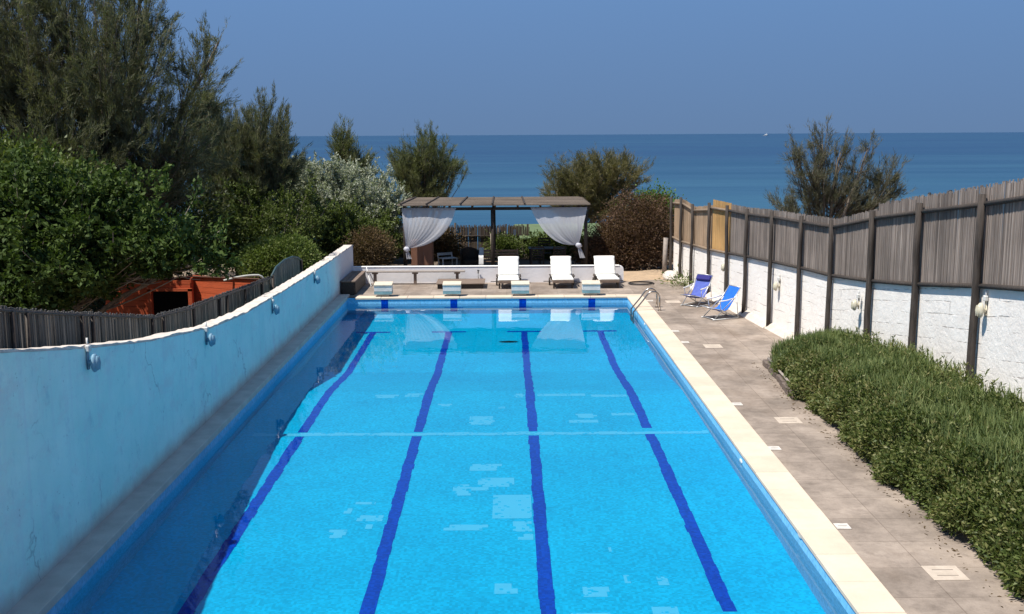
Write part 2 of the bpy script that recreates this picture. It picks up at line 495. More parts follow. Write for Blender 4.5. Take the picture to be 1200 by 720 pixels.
# white inlets in the right-hand wall, a little above and below the water line
mbi = MB()
for yy, zz in ((17.1, -.17), (13.5, -.06), (29.7, -.12)):
    mbi.ell((PX1 - .005, yy, zz), .015, .10, .035)
mbi.build('inlet', METAL_WHITE, basin)
mbs = MB(); mbs.ell((.0, 29.6, -1.985), .28, .12, .014)
mbs.build('drain_grate', RUBBER, basin)

# water
def water():
    dx = .04
    xs = np.linspace(PX0 + .001, PX1 - .001, int((PX1 - PX0) / dx)); ys = np.linspace(PY0 + .001, PY1 - .001, int((PY1 - PY0) / dx))
    X, Y = np.meshgrid(xs, ys); Z = np.zeros_like(X)
    rng = np.random.default_rng(5)
    for k in range(70):
        wl = .13 + .75 * rng.random() ** 1.8; a = rng.random() * 2 * PI
        Z += WAVE * wl * np.sin((X * math.cos(a) + Y * math.sin(a)) * 2 * PI / wl + rng.random() * 6.28)
    calm = 1 / (1 + np.exp((Y - 24) / 2.0)) * .6 + .4
    patch = .55 + .45 * np.sin(X * .8 + 1.3 * np.sin(Y * .35)) * np.sin(Y * .45 + X * .3)
    Z = Z * calm * patch + ZW
    n, m = X.shape
    V = np.stack([X, Y, Z], -1).reshape(-1, 3)
    idx = np.arange(n * m).reshape(n, m)
    Fq = np.stack([idx[:-1, :-1], idx[:-1, 1:], idx[1:, 1:], idx[1:, :-1]], -1).reshape(-1, 4)
    me = bpy.data.meshes.new('pool_water')
    me.vertices.add(len(V)); me.vertices.foreach_set('co', V.reshape(-1).astype(np.float32))
    me.loops.add(Fq.size); me.loops.foreach_set('vertex_index', Fq.reshape(-1).astype(np.int32))
    me.polygons.add(len(Fq)); me.polygons.foreach_set('loop_start', np.arange(0, Fq.size, 4, dtype=np.int32))
    me.polygons.foreach_set('loop_total', np.full(len(Fq), 4, np.int32))
    me.polygons.foreach_set('use_smooth', np.ones(len(Fq), bool))
    me.update()
    m_, nt, out = new_mat('pool_water_surface')
    g = N(nt, 'ShaderNodeBsdfGlass'); g.inputs['IOR'].default_value = 1.333; g.inputs['Roughness'].default_value = 0.0
    g.inputs['Color'].default_value = (.97, .99, 1, 1)
    nt.links.new(g.outputs[0], out.inputs['Surface'])
    me.materials.append(m_)
    o = bpy.data.objects.new('pool_water', me); COL.objects.link(o)
    return tag(o, kind='structure')
WAVE = .00018
wat = water()
wat.cycles.is_caustics_caster = True
basin.cycles.is_caustics_receiver = True

# coping ---------------------------------------------------------------------
def coping_mat():
    m, nt, out = new_mat('cream_coping_stone')
    v = coords(nt)
    f = noise(nt, v, 2.2, 6, .65, .35, .7)
    col = mix(nt, f, (.66, .545, .42), (.58, .47, .36))
    f2 = noise(nt, v, 14, 5, .7, .55, .75)
    col = mix(nt, math_(nt, 'MULTIPLY', f2, .25), col, (.45, .37, .29))
    at = N(nt, 'ShaderNodeAttribute', attribute_name='rnd'); kk = math_(nt, 'MULTIPLY_ADD', at.outputs['Fac'], .12); kk.node.inputs[2].default_value = .92
    col = mix(nt, 1.0, col, kk, 'MULTIPLY')
    principled(nt, out, col, .8, 0, .2, noise(nt, v, 40, 4, .6, .2, .8), .002)
    return m
M_COP = coping_mat()
mb = MB()
def coping_run(x0, x1, y0, y1, axis, n):
    for k in range(n):
        g = .005
        if axis == 'y':
            a = y0 + (y1 - y0) * k / n; b = y0 + (y1 - y0) * (k + 1) / n
            mb.bbox(x0, x1, a + g, b - g, -.055, .004 * random.random(), .006)
        else:
            a = x0 + (x1 - x0) * k / n; b = x0 + (x1 - x0) * (k + 1) / n
            mb.bbox(a + g, b - g, y0, y1, -.055, .004 * random.random(), .006)
coping_run(PX1 - .02, 4.33, PY0 - .48, 34.08, 'y', 30)
coping_run(-4.93, 4.33, 34.08, 34.55, 'x', 11)
coping_run(-5.18, PX1 - .02, PY0 - .48, PY0 + .02, 'x', 10)
tag(mb.build('pool_coping', M_COP), kind='structure')

# concrete ledge under the blue wall
M_LEDGE = simple('grey_cement_ledge', (.62, .54, .47), (.50, .43, .37), 2.5, .9, .004)
mb = MB(); mb.bbox(-5.52, -5.16, 8.0, 34.62, -.06, .05, .008)
tag(mb.build('pool_ledge', M_LEDGE), kind='structure')

# deck paving
def deck_mat():
    m, nt, out = new_mat('worn_concrete_paving')
    v = coords(nt)
    br = N(nt, 'ShaderNodeTexBrick'); br.offset = 0.0; br.inputs['Scale'].default_value = 1.0
    br.inputs['Mortar Size'].default_value = .008; br.inputs['Brick Width'].default_value = .84; br.inputs['Row Height'].default_value = .84
    br.inputs['Mortar Smooth'].default_value = .5
    br.inputs['Color1'].default_value = (1, 1, 1, 1); br.inputs['Color2'].default_value = (.80, .80, .80, 1); br.inputs['Mortar'].default_value = (.55, .53, .51, 1)
    mp = N(nt, 'ShaderNodeMapping'); mp.inputs['Location'].default_value = (.05, .3, 0)
    nt.links.new(v, mp.inputs['Vector']); nt.links.new(mp.outputs[0], br.inputs['Vector'])
    f = noise(nt, v, .9, 8, .7, .38, .62)
    col = mix(nt, f, (.39, .318, .26), (.22, .178, .145))
    f2 = noise(nt, v, 5, 6, .7, .5, .75)
    col = mix(nt, math_(nt, 'MULTIPLY', f2, .5), col, (.13, .10, .08))
    f3 = noise(nt, coords(nt, (1, .35, 1)), 1.7, 5, .6, .56, .72)
    col = mix(nt, math_(nt, 'MULTIPLY', f3, .5), col, (.40, .32, .25))
    f4 = noise(nt, coords(nt, (1, .5, 1)), .45, 6, .65, .5, .66)
    col = mix(nt, math_(nt, 'MULTIPLY', f4, .5), col, (.20, .145, .105))
    col = mix(nt, .8, col, br.outputs['Color'], 'MULTIPLY')
    principled(nt, out, col, .9, 0, .15, noise(nt, v, 25, 6, .65, .2, .8), .004)
    return m
M_DECK = deck_mat()
mb = MB()
zt = -.012
mb.box(4.33, 8.2, 6, 36.9, -.11, zt)
mb.box(-5.6, 4.33, 34.55, 37.66, -.11, zt)
mb.add([(4.33, 36.9, zt), (8.2, 36.9, zt), (6.2, 38.4, zt), (4.9, 38.0, zt), (4.33, 37.62, zt)], [(0, 1, 2, 3, 4)])
mb.box(-7, 4.33, 5, PY0 - .48, -.11, zt)
tag(mb.build('pool_deck', M_DECK), kind='structure')

# loose sandy soil beyond the paving
mb = MB()
g = []
for j in range(13):
    for i in range(19):
        x = 3.2 + i * .28; y = 37.3 + j * .28
        g.append((x, y, -.05 + .05 * math.sin(i * .9) * math.sin(j * 1.1) + .004 * j + random.uniform(-.008, .008)))
mb.add(g, [(j * 19 + i, j * 19 + i + 1, (j + 1) * 19 + i + 1, (j + 1) * 19 + i) for j in range(12) for i in range(18)])
tag(mb.build('soil', simple('bare_tan_soil', (.46, .33, .21), (.36, .26, .17), 3, .95, .02), smooth=True), kind='structure')

# patio floor under the pergola
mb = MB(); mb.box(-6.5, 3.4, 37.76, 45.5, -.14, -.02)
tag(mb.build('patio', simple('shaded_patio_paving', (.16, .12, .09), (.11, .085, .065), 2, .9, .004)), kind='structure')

# ------------------------------------------------------------------ blue wall on the left
def interp(tbl, y):
    ys_ = [t[0] for t in tbl]; zs = [t[1] for t in tbl]
    return float(np.interp(y, ys_, zs))
WALL_TOP = [(8, 3.5), (11.3, 2.94), (12.6, 2.7), (13.9, 2.47), (16.2, 2.11), (19.6, 1.70), (22.2, 1.53), (25.6, 1.44), (28.9, 1.38), (33.3, 1.33), (38.0, 1.32)]
def blue_wall_mat():
    m, nt, out = new_mat('pool_lit_blue_wall')
    v = coords(nt)
    geo = N(nt, 'ShaderNodeNewGeometry'); sep = N(nt, 'ShaderNodeSeparateXYZ'); nt.links.new(geo.outputs['Position'], sep.inputs[0])
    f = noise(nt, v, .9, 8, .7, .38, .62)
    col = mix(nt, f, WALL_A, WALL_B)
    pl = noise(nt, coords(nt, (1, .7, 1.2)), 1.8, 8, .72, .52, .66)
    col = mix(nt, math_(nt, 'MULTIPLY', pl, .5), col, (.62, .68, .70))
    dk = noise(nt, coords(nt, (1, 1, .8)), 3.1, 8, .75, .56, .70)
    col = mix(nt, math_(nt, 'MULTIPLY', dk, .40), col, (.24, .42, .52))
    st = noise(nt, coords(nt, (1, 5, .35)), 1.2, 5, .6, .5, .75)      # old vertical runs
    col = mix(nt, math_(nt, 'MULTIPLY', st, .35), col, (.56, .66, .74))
    # whitish past the pool's far end: missing pool bounce painted into the colour
    e_ = math_(nt, 'ADD', sep.outputs['Y'], math_(nt, 'MULTIPLY', noise(nt, v, 1.5, 4, .6, .2, .8), 1.6))
    r = N(nt, 'ShaderNodeMapRange'); r.inputs['From Min'].default_value = 33.6; r.inputs['From Max'].default_value = 36.2
    nt.links.new(e_, r.inputs['Value'])
    col = mix(nt, r.outputs[0], col, (.62, .61, .64))
    # bare grey splash band along the foot
    s_ = math_(nt, 'ADD', sep.outputs['Z'], math_(nt, 'MULTIPLY', noise(nt, v, 2.5, 5, .6, .2, .8), -.18))
    r2 = N(nt, 'ShaderNodeMapRange'); r2.inputs['From Min'].default_value = .22; r2.inputs['From Max'].default_value = -.05
    nt.links.new(s_, r2.inputs['Value'])
    col = mix(nt, math_(nt, 'MULTIPLY', r2.outputs[0], .7), col, (.38, .33, .32))
    sp = noise(nt, coords(nt, (1, 1, 1)), 11, 6, .78, .63, .70)
    col = mix(nt, math_(nt, 'MULTIPLY', sp, .75), col, (.14, .20, .25))
    # hairline cracks
    vo = N(nt, 'ShaderNodeTexVoronoi', feature='DISTANCE_TO_EDGE'); vo.inputs['Scale'].default_value = .55
    wv = N(nt, 'ShaderNodeTexNoise'); wv.inputs['Scale'].default_value = 2.5; wv.inputs['Detail'].default_value = 6
    nt.links.new(v, wv.inputs['Vector'])
    ad = N(nt, 'ShaderNodeVectorMath', operation='ADD'); nt.links.new(v, ad.inputs[0]); nt.links.new(wv.outputs['Color'], ad.inputs[1])
    nt.links.new(ad.outputs[0], vo.inputs['Vector'])
    cr = N(nt, 'ShaderNodeMapRange'); cr.inputs['From Min'].default_value = .016; cr.inputs['From Max'].default_value = 0
    nt.links.new(vo.outputs['Distance'], cr.inputs['Value'])
    gate = noise(nt, v, .6, 3, .5, .55, .62)
    col = mix(nt, math_(nt, 'MULTIPLY', math_(nt, 'MULTIPLY', cr.outputs[0], gate), .5), col, (.12, .18, .22))
    principled(nt, out, col, .85, 0, .2, noise(nt, v, 7, 7, .7, .2, .8), .012)
    return m
WALL_A = (.54, .82, .79); WALL_B = (.66, .88, .85)  # blue tint puts sky and pool light into the wall's colour
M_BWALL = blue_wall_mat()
M_CAP = simple('flaking_cream_wall_top', (.70, .62, .54), (.50, .44, .39), 5, .9, .01)
bw = wempty('garden_wall', (-5.65, 22, 0), 'long blue-tinted wall along the left side of the pool, its top dipping then level', 'wall')
mb = MB(); cap = MB()
ysw = np.arange(8, 38.01, .25)
xf, xb = -5.50, -5.80
V = []
for y in ysw:
    z = interp(WALL_TOP, y) - .035 + random.uniform(-.006, .006)
    V += [(xf, y, -.1), (xf, y, z), (xb, y, z), (xb, y, -.1)]
F = []
for i in range(len(ysw) - 1):
    a = i * 4
    F += [(a, a + 4, a + 5, a + 1), (a + 2, a + 6, a + 7, a + 3)]
F += [(3, 0, 1, 2), tuple(len(V) - 4 + k for k in (0, 3, 2, 1))]
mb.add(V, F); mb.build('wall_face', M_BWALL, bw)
ysc = np.arange(8, 38.06, .18)
V = []
for y in ysc:
    z = interp(WALL_TOP, y) - .036; h = .035 + random.uniform(-.014, .014); o = random.uniform(-.006, .012)
    V += [(xf + o, y, z), (xf + o - .012, y, z + h), (xb - .01, y, z + h * .9), (xb - .01, y, z)]
F = []
for i in range(len(ysc) - 1):
    a = i * 4
    F += [(a, a + 4, a + 5, a + 1), (a + 1, a + 5, a + 6, a + 2), (a + 2, a + 6, a + 7, a + 3)]
F += [(3, 0, 1, 2), tuple(len(V) - 4 + k for k in (0, 3, 2, 1))]
cap.add(V, F); cap.build('wall_cap', M_CAP, bw)

# bulkhead lights on the blue wall
M_LAMP_BLUE = simple('blue_painted_lamp', (.16, .30, .40), (.24, .38, .47), 14, .6)
M_PIPE = simple('white_conduit', (.66, .66, .63), (.55, .53, .50), 15, .6)
M_LENS_OLD = simple('yellowed_glass_lens', (.50, .46, .33), (.62, .58, .45), 20, .25, spec=.5)
def bulkhead(loc, face, label, group, body, lens, drop=.18):
    """hanging oval bulkhead lamp: short conduit, junction box, oval body with a lens; face = +1 looks to +x, -1 to -x"""
    t = empty('bulkhead_light', loc, label, 'wall light', group)
    if face < 0: t.rotation_euler.z = PI
    m = MB(); m.tube([(.02, 0, .30), (.02, 0, drop)], .014, 8); m.build('conduit', M_PIPE, t, True)
    m = MB(); m.bbox(.0, .06, -.045, .045, .12, .21, .012); m.build('junction_box', M_PIPE, t)
    m = MB(); m.bbox(.0, .03, -.02, .02, -.12, .13, .006)
    m.ell((.10, 0, -.03), .05, .085, .125, 14, 10); m.tube([(.02, 0, -.03), (.10, 0, -.03)], .035, 8); b = m.build('lamp_body', body, t, True)
    m = MB(); m.ell((.125, 0, -.035), .05, .062, .10, 14, 10); l = m.build('lens', lens, b, True)
    m = MB()
    for s in (-1, 0, 1): m.tube([(.165 - abs(s) * .012, s * .032, .05), (.178 - abs(s) * .012, s * .032, -.035), (.165 - abs(s) * .012, s * .032, -.12)], .005, 5)
    m.build('guard', body, b)
    return t
for (y, z, lab) in ((13.75, 2.30, 'blue painted oval bulkhead light on the blue wall, nearest the camera'),
                    (19.2, 1.55, 'blue painted bulkhead light on the blue wall, second from the camera'),
                    (24.7, 1.20, 'greyish bulkhead light on the blue wall, third from the camera'),
                    (30.2, 1.15, 'small bulkhead light on the blue wall, nearest the brown corner bench')):
    bulkhead((-5.5, y, z), 1, lab, 'bulkhead lights on the blue wall', M_LAMP_BLUE, M_LAMP_BLUE)

# ------------------------------------------------------------------ reeds
def reed_mat(name, c1, c2, c3):
    m, nt, out = new_mat(name)
    a = N(nt, 'ShaderNodeAttribute', attribute_name='rnd')
    v = coords(nt, (14, 14, 1.2))
    f = noise(nt, v, 1.5, 5, .6, .3, .7)
    col = mix(nt, f, c1, c2)
    col = mix(nt, math_(nt, 'MULTIPLY', a.outputs['Fac'], .75), col, c3)
    big = noise(nt, coords(nt), .8, 4, .6, .35, .7)
    k = math_(nt, 'MULTIPLY_ADD', big, .35); k.node.inputs[2].default_value = .75
    col = mix(nt, 1.0, col, k, 'MULTIPLY')
    principled(nt, out, col, .85, 0, .2)
    return m
M_REED = reed_mat('grey_brown_reed', (.42, .35, .30), (.27, .22, .19), (.08, .066, .058))
M_REED_TAN = reed_mat('tan_reed', (.52, .38, .25), (.42, .30, .20), (.33, .23, .155))
M_REED_NEW = reed_mat('honey_bamboo', (.64, .40, .17), (.55, .33, .13), (.48, .29, .12))
M_REED_DARK = reed_mat('dark_old_reed', (.20, .185, .17), (.14, .13, .118), (.07, .064, .058))
def reed_run(mb, p, q, z0, z1, ragged=.06, w=.026, thick=.016, zfun=None):
    """upright reeds side by side from p to q (plan points)"""
    p = np.array(p, float); q = np.array(q, float); L = np.linalg.norm(q - p); n = max(2, int(L / w)); d = (q - p) / L; nn = np.array([-d[1], d[0]])
    for k in range(n):
        t = (k + .5) / n; c = p + (q - p) * t + nn * random.uniform(-.007, .007)
        a = z0[0] + (z0[1] - z0[0]) * t; b = z1[0] + (z1[1] - z1[0]) * t + random.uniform(-ragged, ragged * .5) - (random.random() < .04) * ragged * 3
        lean = random.gauss(0, .016); h = w * random.uniform(.42, .56)
        vs = []
        for (zz, off) in ((a, 0), (b, lean)):
            for s in (-1, 1):
                base = c + d * (s * h + off)
                for u in (-1, 1): vs.append((base[0] + nn[0] * u * thick / 2, base[1] + nn[1] * u * thick / 2, zz))
        mb.add(vs, [(0, 4, 5, 1), (2, 3, 7, 6), (0, 2, 6, 4), (1, 5, 7, 3), (4, 6, 7, 5)])

# left fence behind the blue wall: dark reed screen
FL = [(8, 4.1), (12.4, 3.25), (13.8, 2.97), (15.6, 2.63), (18.2, 2.15), (20.3, 1.97), (21.5, 1.92), (25.1, 1.72), (27.3, 1.62)]
fl = wempty('reed_fence', (-6.1, 20, 0), 'dark old reed fence with battens running close behind the blue wall', 'fence')
m = MB()
for (a, za), (b, zb) in zip(FL[:-1], FL[1:]):
    reed_run(m, (-6.12, a), (-6.12, b), (.3, .3), (za, zb), .025, .03)
m.build('reed_panel', M_REED_DARK, fl)
for y in (12.9, 13.3, 15.0, 15.4, 18.0, 18.6, 20.4, 22.3, 22.9, 24.5, 26.2):
    m = MB(); z = interp(FL, y); m.tube([(-6.055, y, .2), (-6.055 + random.uniform(-.01, .01), y + .05, z - .07)], .032, 7); m.build('post', WOOD_DARK, fl, True)
m = MB(); m.tube([(-6.06, y, interp(FL, y) - .05) for y, _ in FL], .022, 6); m.build('rail', WOOD_DARK, fl, True)

# grey timber screen farther on behind the wall
M_SCREEN = simple('grey_green_screen', (.11, .13, .13), (.07, .085, .085), 5, .8, .004, (4, 4, 1))
t = wempty('screen_panel', (-6.2, 29.6, 0), 'grey green woven screen with a rounded top behind the wall by the clipped bush', 'screen')
m = MB(); pr = [(27.6, 1.55), (28.2, 1.72), (29.2, 1.78), (30.4, 1.74), (31.2, 1.62), (31.6, 1.5)]
for (a, za), (b, zb) in zip(pr[:-1], pr[1:]): reed_run(m, (-6.15, a), (-6.15, b), (.2, .2), (za, zb), .01, .05, .03)
m.build('slat_panel', M_SCREEN, t)
m = MB(); m.tube([(-6.12, y, z + .02) for y, z in pr], .03, 7); m.build('top_rail', simple('dark_green_rail', (.04, .075, .085), None, 8, .6), t, True)
for y, z in ((27.65, 1.6), (31.55, 1.55)):
    m = MB(); m.tube([(-6.1, y, 0), (-6.1, y, z)], .04, 7); m.build('post', WOOD_DARK, t, True)

# arched white hose over the fence
tag(None or MB().build.__self__ and empty('hose', (-6.3, 27.4, 0)), 'pale arched hose looping over the dark fence beside the orange shed', 'hose')
hose_e = bpy.data.objects['hose']; hose_e['_world'] = 1
m = MB(); pts = []
for k in range(15):
    s = k / 14
    pts.append((-7.2 + 1.05 * s, 27.0 + .35 * s, 1.55 + .10 * math.sin(s * 2.4) + (0 if s < .8 else -((s - .8) / .2) ** 2 * .42)))
m.tube(pts, .028, 8); m.build('tube', simple('pale_hose', (.50, .50, .44), (.42, .42, .37), 9, .5), hose_e, True)

# ------------------------------------------------------------------ orange shed
M_ORANGE = simple('orange_red_planks', (.52, .10, .034), (.40, .078, .028), 3, .7, .004, (1, 1, 9))
M_DARKIN = simple('interior_shade', (.012, .011, .010), (.018, .016, .014), 4, .9)
sh = wempty('shed', (-8.3, 28.4, -.6), 'low orange red plank shed with a dark open doorway behind the fence', 'shed')
m = MB()
def plank_wall(m, p, q, z0, z1, n, th=.03):
    p = Vector((p[0], p[1], 0)); q = Vector((q[0], q[1], 0))
    for k in range(n):
        a = z0 + (z1 - z0) * k / n; b = z0 + (z1 - z0) * (k + 1) / n - .008
        off = random.uniform(-.003, .003)
        m.bar(p + Vector((0, off, (a + b) / 2)), q + Vector((0, off, (a + b) / 2)), th, b - a)
plank_wall(m, (-10.4, 27.5), (-9.25, 27.5), -.5, 1.42, 13)
plank_wall(m, (-8.2, 27.8), (-6.25, 26.7), -.5, 1.60, 14)
plank_wall(m, (-8.2, 27.53), (-8.2, 27.8), -.5, 1.55, 13)
plank_wall(m, (-9.25, 27.5), (-8.2, 27.5), 1.28, 1.50, 2)
plank_wall(m, (-6.25, 26.75), (-6.25, 30.0), -.5, 1.0, 10)
plank_wall(m, (-10.4, 27.5), (-10.4, 30.0), -.5, .9, 9)
m.build('wall', M_ORANGE, sh)
m = MB(); m.box(-10.35, -6.3, 28.6, 28.65, -.5, 1.15); m.build('shade_board', M_DARKIN, sh)  # near-black board paints the shade inside the open doorway
m = MB(); lo = [(-10.55, 27.42, 1.46), (-9.0, 27.42, 1.52), (-8.2, 27.72, 1.56), (-6.2, 26.6, 1.63), (-6.2, 30.1, 1.02), (-10.55, 30.1, .92)]
m.add(lo + [(x, y, z + .03) for x, y, z in lo], [(5, 4, 3, 2, 1, 0), (6, 7, 8, 9, 10, 11)] + [(k, (k + 1) % 6, (k + 1) % 6 + 6, k + 6) for k in range(6)]); m.build('roof', simple('shed_roofing', (.20, .10, .07), (.13, .08, .06), 3, .9), sh)
m = MB()
for x in (-9.25, -8.2): m.box(x - .05, x + .05, 27.42, 27.58, -.5, 1.28)
m.box(-9.3, -8.15, 27.42, 27.475, 1.22, 1.29); m.build('door_frame', M_ORANGE, sh)

# ------------------------------------------------------------------ right-hand wall and fence
POSTS = [(5.98, 39.3, 2.86, 1.40), (6.12, 38.0, 2.93, 1.36), (6.23, 36.3, 2.80, 1.42), (6.41, 34.2, 2.98, 1.48), (6.60, 32.3, 3.02, 1.58), (6.77, 30.5, 3.04, 1.68), (6.98, 28.4, 3.12, 1.78),
         (7.20, 26.4, 3.15, 1.86), (7.39, 24.5, 3.20, 1.92), (7.60, 22.4, 3.56, 2.08), (7.61, 19.9, 3.88, 2.36), (7.61, 17.3, 4.19, 2.70), (7.61, 14.6, 4.55, 3.0), (7.61, 11.8, 4.9, 3.35)]
def rwall_mat():
    m, nt, out = new_mat('whitewashed_block_wall')
    geo = N(nt, 'ShaderNodeNewGeometry'); sep = N(nt, 'ShaderNodeSeparateXYZ'); nt.links.new(geo.outputs['Position'], sep.inputs[0])
    cmb = N(nt, 'ShaderNodeCombineXYZ'); nt.links.new(sep.outputs['Y'], cmb.inputs[0]); 
    v = coords(nt)
    wob = noise(nt, v, 1.4, 3, .5, .2, .8)
    zz = math_(nt, 'ADD', sep.outputs['Z'], math_(nt, 'MULTIPLY', wob, .05))
    dy = math_(nt, 'SUBTRACT', 24.5, sep.outputs['Y'])
    rise = math_(nt, 'ADD', math_(nt, 'MULTIPLY', math_(nt, 'MAXIMUM', dy, 0.0), .15), math_(nt, 'MULTIPLY', math_(nt, 'MINIMUM', dy, 0.0), .036))
    zz = math_(nt, 'SUBTRACT', zz, rise)          # the courses climb with the wall
    nt.links.new(zz, cmb.inputs[1])
    br = N(nt, 'ShaderNodeTexBrick'); br.inputs['Scale'].default_value = 1; br.inputs['Brick Width'].default_value = 3.7; br.inputs['Row Height'].default_value = .23
    br.inputs['Mortar Size'].default_value = .010; br.inputs['Mortar Smooth'].default_value = .3
    br.inputs['Color1'].default_value = (0, 0, 0, 1); br.inputs['Color2'].default_value = (.25, .25, .25, 1); br.inputs['Mortar'].default_value = (1, 1, 1, 1)
    nt.links.new(cmb.outputs[0], br.inputs['Vector'])
    gate = noise(nt, coords(nt, (.8, .8, 3.5)), 2.2, 5, .65, .48, .62)
    f = noise(nt, v, 1.6, 6, .65, .4, .7)
    col = mix(nt, f, (.88, .83, .77), (.80, .74, .68))
    jm = math_(nt, 'MULTIPLY', br.outputs['Fac'], gate)
    col = mix(nt, math_(nt, 'MULTIPLY', jm, .75), col, (.30, .26, .23))
    sp = noise(nt, coords(nt, (1, 1, 1.6)), 7, 6, .75, .64, .74)
    col = mix(nt, math_(nt, 'MULTIPLY', sp, .45), col, (.50, .44, .38))
    h = math_(nt, 'SUBTRACT', noise(nt, v, 9, 6, .65, .2, .8), math_(nt, 'MULTIPLY', jm, .8))
    principled(nt, out, col, .85, 0, .2, h, .010)
    return m
M_RWALL = rwall_mat()
rw = wempty('garden_wall', (7.5, 24, 0), 'rough whitewashed block wall along the right under the reed fence', 'wall')
m = MB(); V = []
for (x, y, zt_, zr) in POSTS: V += [(x + .10, y, -.12), (x + .10, y, zr - .02), (x + .32, y + .02, zr - .02), (x + .32, y + .02, -.12)]
F = []
for i in range(len(POSTS) - 1):
    a = i * 4; F += [(a, a + 4, a + 5, a + 1), (a + 1, a + 5, a + 6, a + 2), (a + 2, a + 6, a + 7, a + 3)]
F += [(0, 1, 2, 3), tuple(len(V) - 4 + k for k in (3, 2, 1, 0))]
m.add(V, F); m.build('wall_face', M_RWALL, rw)
m = MB()
for (a, b) in zip(POSTS[1:9], POSTS[2:10]):
    m.add([(a[0] - .12, a[1], -.02), (b[0] - .16, b[1], -.02), (b[0] + .10, b[1], -.02), (a[0] + .10, a[1], -.02), (a[0] + .02, a[1], .10), (b[0] + .0, b[1], .10), (b[0] + .098, b[1], .13), (a[0] + .098, a[1], .13)],
          [(4, 7, 6, 5), (0, 4, 5, 1), (1, 5, 6, 2), (3, 7, 4, 0)])
m.build('footing', simple('pale_cement_footing', (.62, .55, .47), (.52, .45, .38), 4, .9, .01), rw)

TAN_RAIL = simple('tan_rail', (.26, .19, .13), (.20, .145, .10), 5, .8)
fr = wempty('reed_fence', (7.4, 26, 0), 'tall reed screen fence with brown posts standing along the whitewashed wall', 'fence')
for i, (a, b) in enumerate(zip(POSTS[:-1], POSTS[1:])):
    m = MB(); off = .112; ex = (.05 if i < 9 else .16)
    new = (i == 3)
    za, zb = a[2] - .02 + ex, b[2] - .02 + ex
    if i == 3: za = zb = 3.08
    if i < 3: za -= .12; zb -= .12
    reed_run(m, (a[0] + off, a[1] - .02), (b[0] + off, b[1] + .02), (a[3] + .01, b[3] + .01), (za, zb), .01 if new else (.03 if i < 9 else .05), .02)
    o = m.build('reed_panel', M_REED_NEW if new else (M_REED_TAN if i < 3 else M_REED), fr)
    if new: o['label'] = 'newer honey coloured bamboo panel'
    for k in (0, 1):
        m = MB()
        za, zb = (a[3] + .0, b[3] + .0) if k == 0 else ((a[2] - .16, b[2] - .16) if i > 2 else (a[2] - .22, b[2] - .22))
        m.tube([(a[0] + .055, a[1], za), (b[0] + .055, b[1], zb)], .042, 7)
        m.build('rail', WOOD_POST if i > 3 else TAN_RAIL, fr, True)
for i, (x, y, zt_, zr) in enumerate(POSTS):
    m = MB(); r = .056 + .010 * (i > 8)
    j = [random.uniform(-.015, .015) for _ in range(6)]
    m.tube([(x + .0 + j[k], y + j[5 - k] * .7, z) for k, z in enumerate(np.linspace(-.1, zt_, 6))], [r * 1.1, r * 1.08, r, r * 1.02, r * .97, r * .92], 9)
    m.build('post', WOOD_POST, fr, True)
m = MB(); m.tube([(5.78, 39.5, -.1), (5.82, 39.5, 1.35)], .085, 8); m.build('stump_post', WOOD_GREY, fr, True)

M_LAMP_CREAM = simple('cream_lamp_body', (.60, .55, .42), (.52, .47, .36), 14, .5)
for (x, y, z, lab) in ((7.70, 17.05, 2.37, 'cream oval bulkhead light on the white wall beyond the last post, nearest the camera'),
                       (7.58, 22.9, 1.52, 'cream bulkhead light on the white wall just right of where the fence bends'),
                       (7.12, 27.9, 1.22, 'cream bulkhead light on the white wall left of the hedge end'),
                       (6.66, 32.5, 1.15, 'cream bulkhead light on the white wall above the blue deck chair')):
    bulkhead((x, y, z), -1, lab, 'bulkhead lights on the white wall', M_LAMP_CREAM, M_LENS_OLD)
for (x, y, z, lab) in ((8.3, 21.2, 3.95, 'thin dark stake tip just behind the reed fence, left of its twin'), (8.3, 20.2, 4.05, 'thin dark stake tip behind the reed fence, right of its twin')):
    m = MB(); m.tube([(x, y, 0), (x, y, z)], .035, 6); m.tube([(x, y, z), (x, y, z + .05)], [.045, .02], 6)
    tag(m.build('stake', RUBBER), lab, 'stake', 'stakes behind the fence')

# white rough stone at the far end of the wall
m = MB(); m.ell((5.9, 38.6, .02), .30, .75, .22, 12, 8)
tag(m.build('boulder', simple('whitewashed_stone', (.66, .60, .54), (.52, .46, .40), 4, .9, .02), smooth=False), 'whitewashed lump of stone at the foot of the last fence posts', 'stone')

# ------------------------------------------------------------------ low white wall behind the loungers
M_WHITE = simple('white_masonry_paint', (.88, .85, .85), (.83, .80, .80), 2.5, .85, .004)
lw = wempty('low_wall', (-.5, 37.7, 0), 'low white rendered wall behind the loungers, in front of the pergola', 'wall')
m = MB(); z0, z1 = -.1, .555
prof = [(-5.5, z0), (4.07, z0), (4.07, z1 - .12), (4.05, z1 - .05), (4.0, z1 - .012), (3.93, z1), (-5.5, z1)]
n = len(prof)
m.add([(x, 37.60, z) for x, z in prof] + [(x, 37.80, z) for x, z in prof], [tuple(range(n - 1, -1, -1))[::-1], tuple(range(n, 2 * n))[::-1]] + [(i, i + n, (i + 1) % n + n, (i + 1) % n) for i in range(n)])
m.build('wall_face', M_WHITE, lw)
m = MB(); m.bbox(-5.5, 3.93, 37.585, 37.815, z1 + .002, z1 + .022, .006); m.build('wall_cap', simple('white_cap', (.84, .82, .78), (.78, .76, .72), 4, .85, .004), lw)

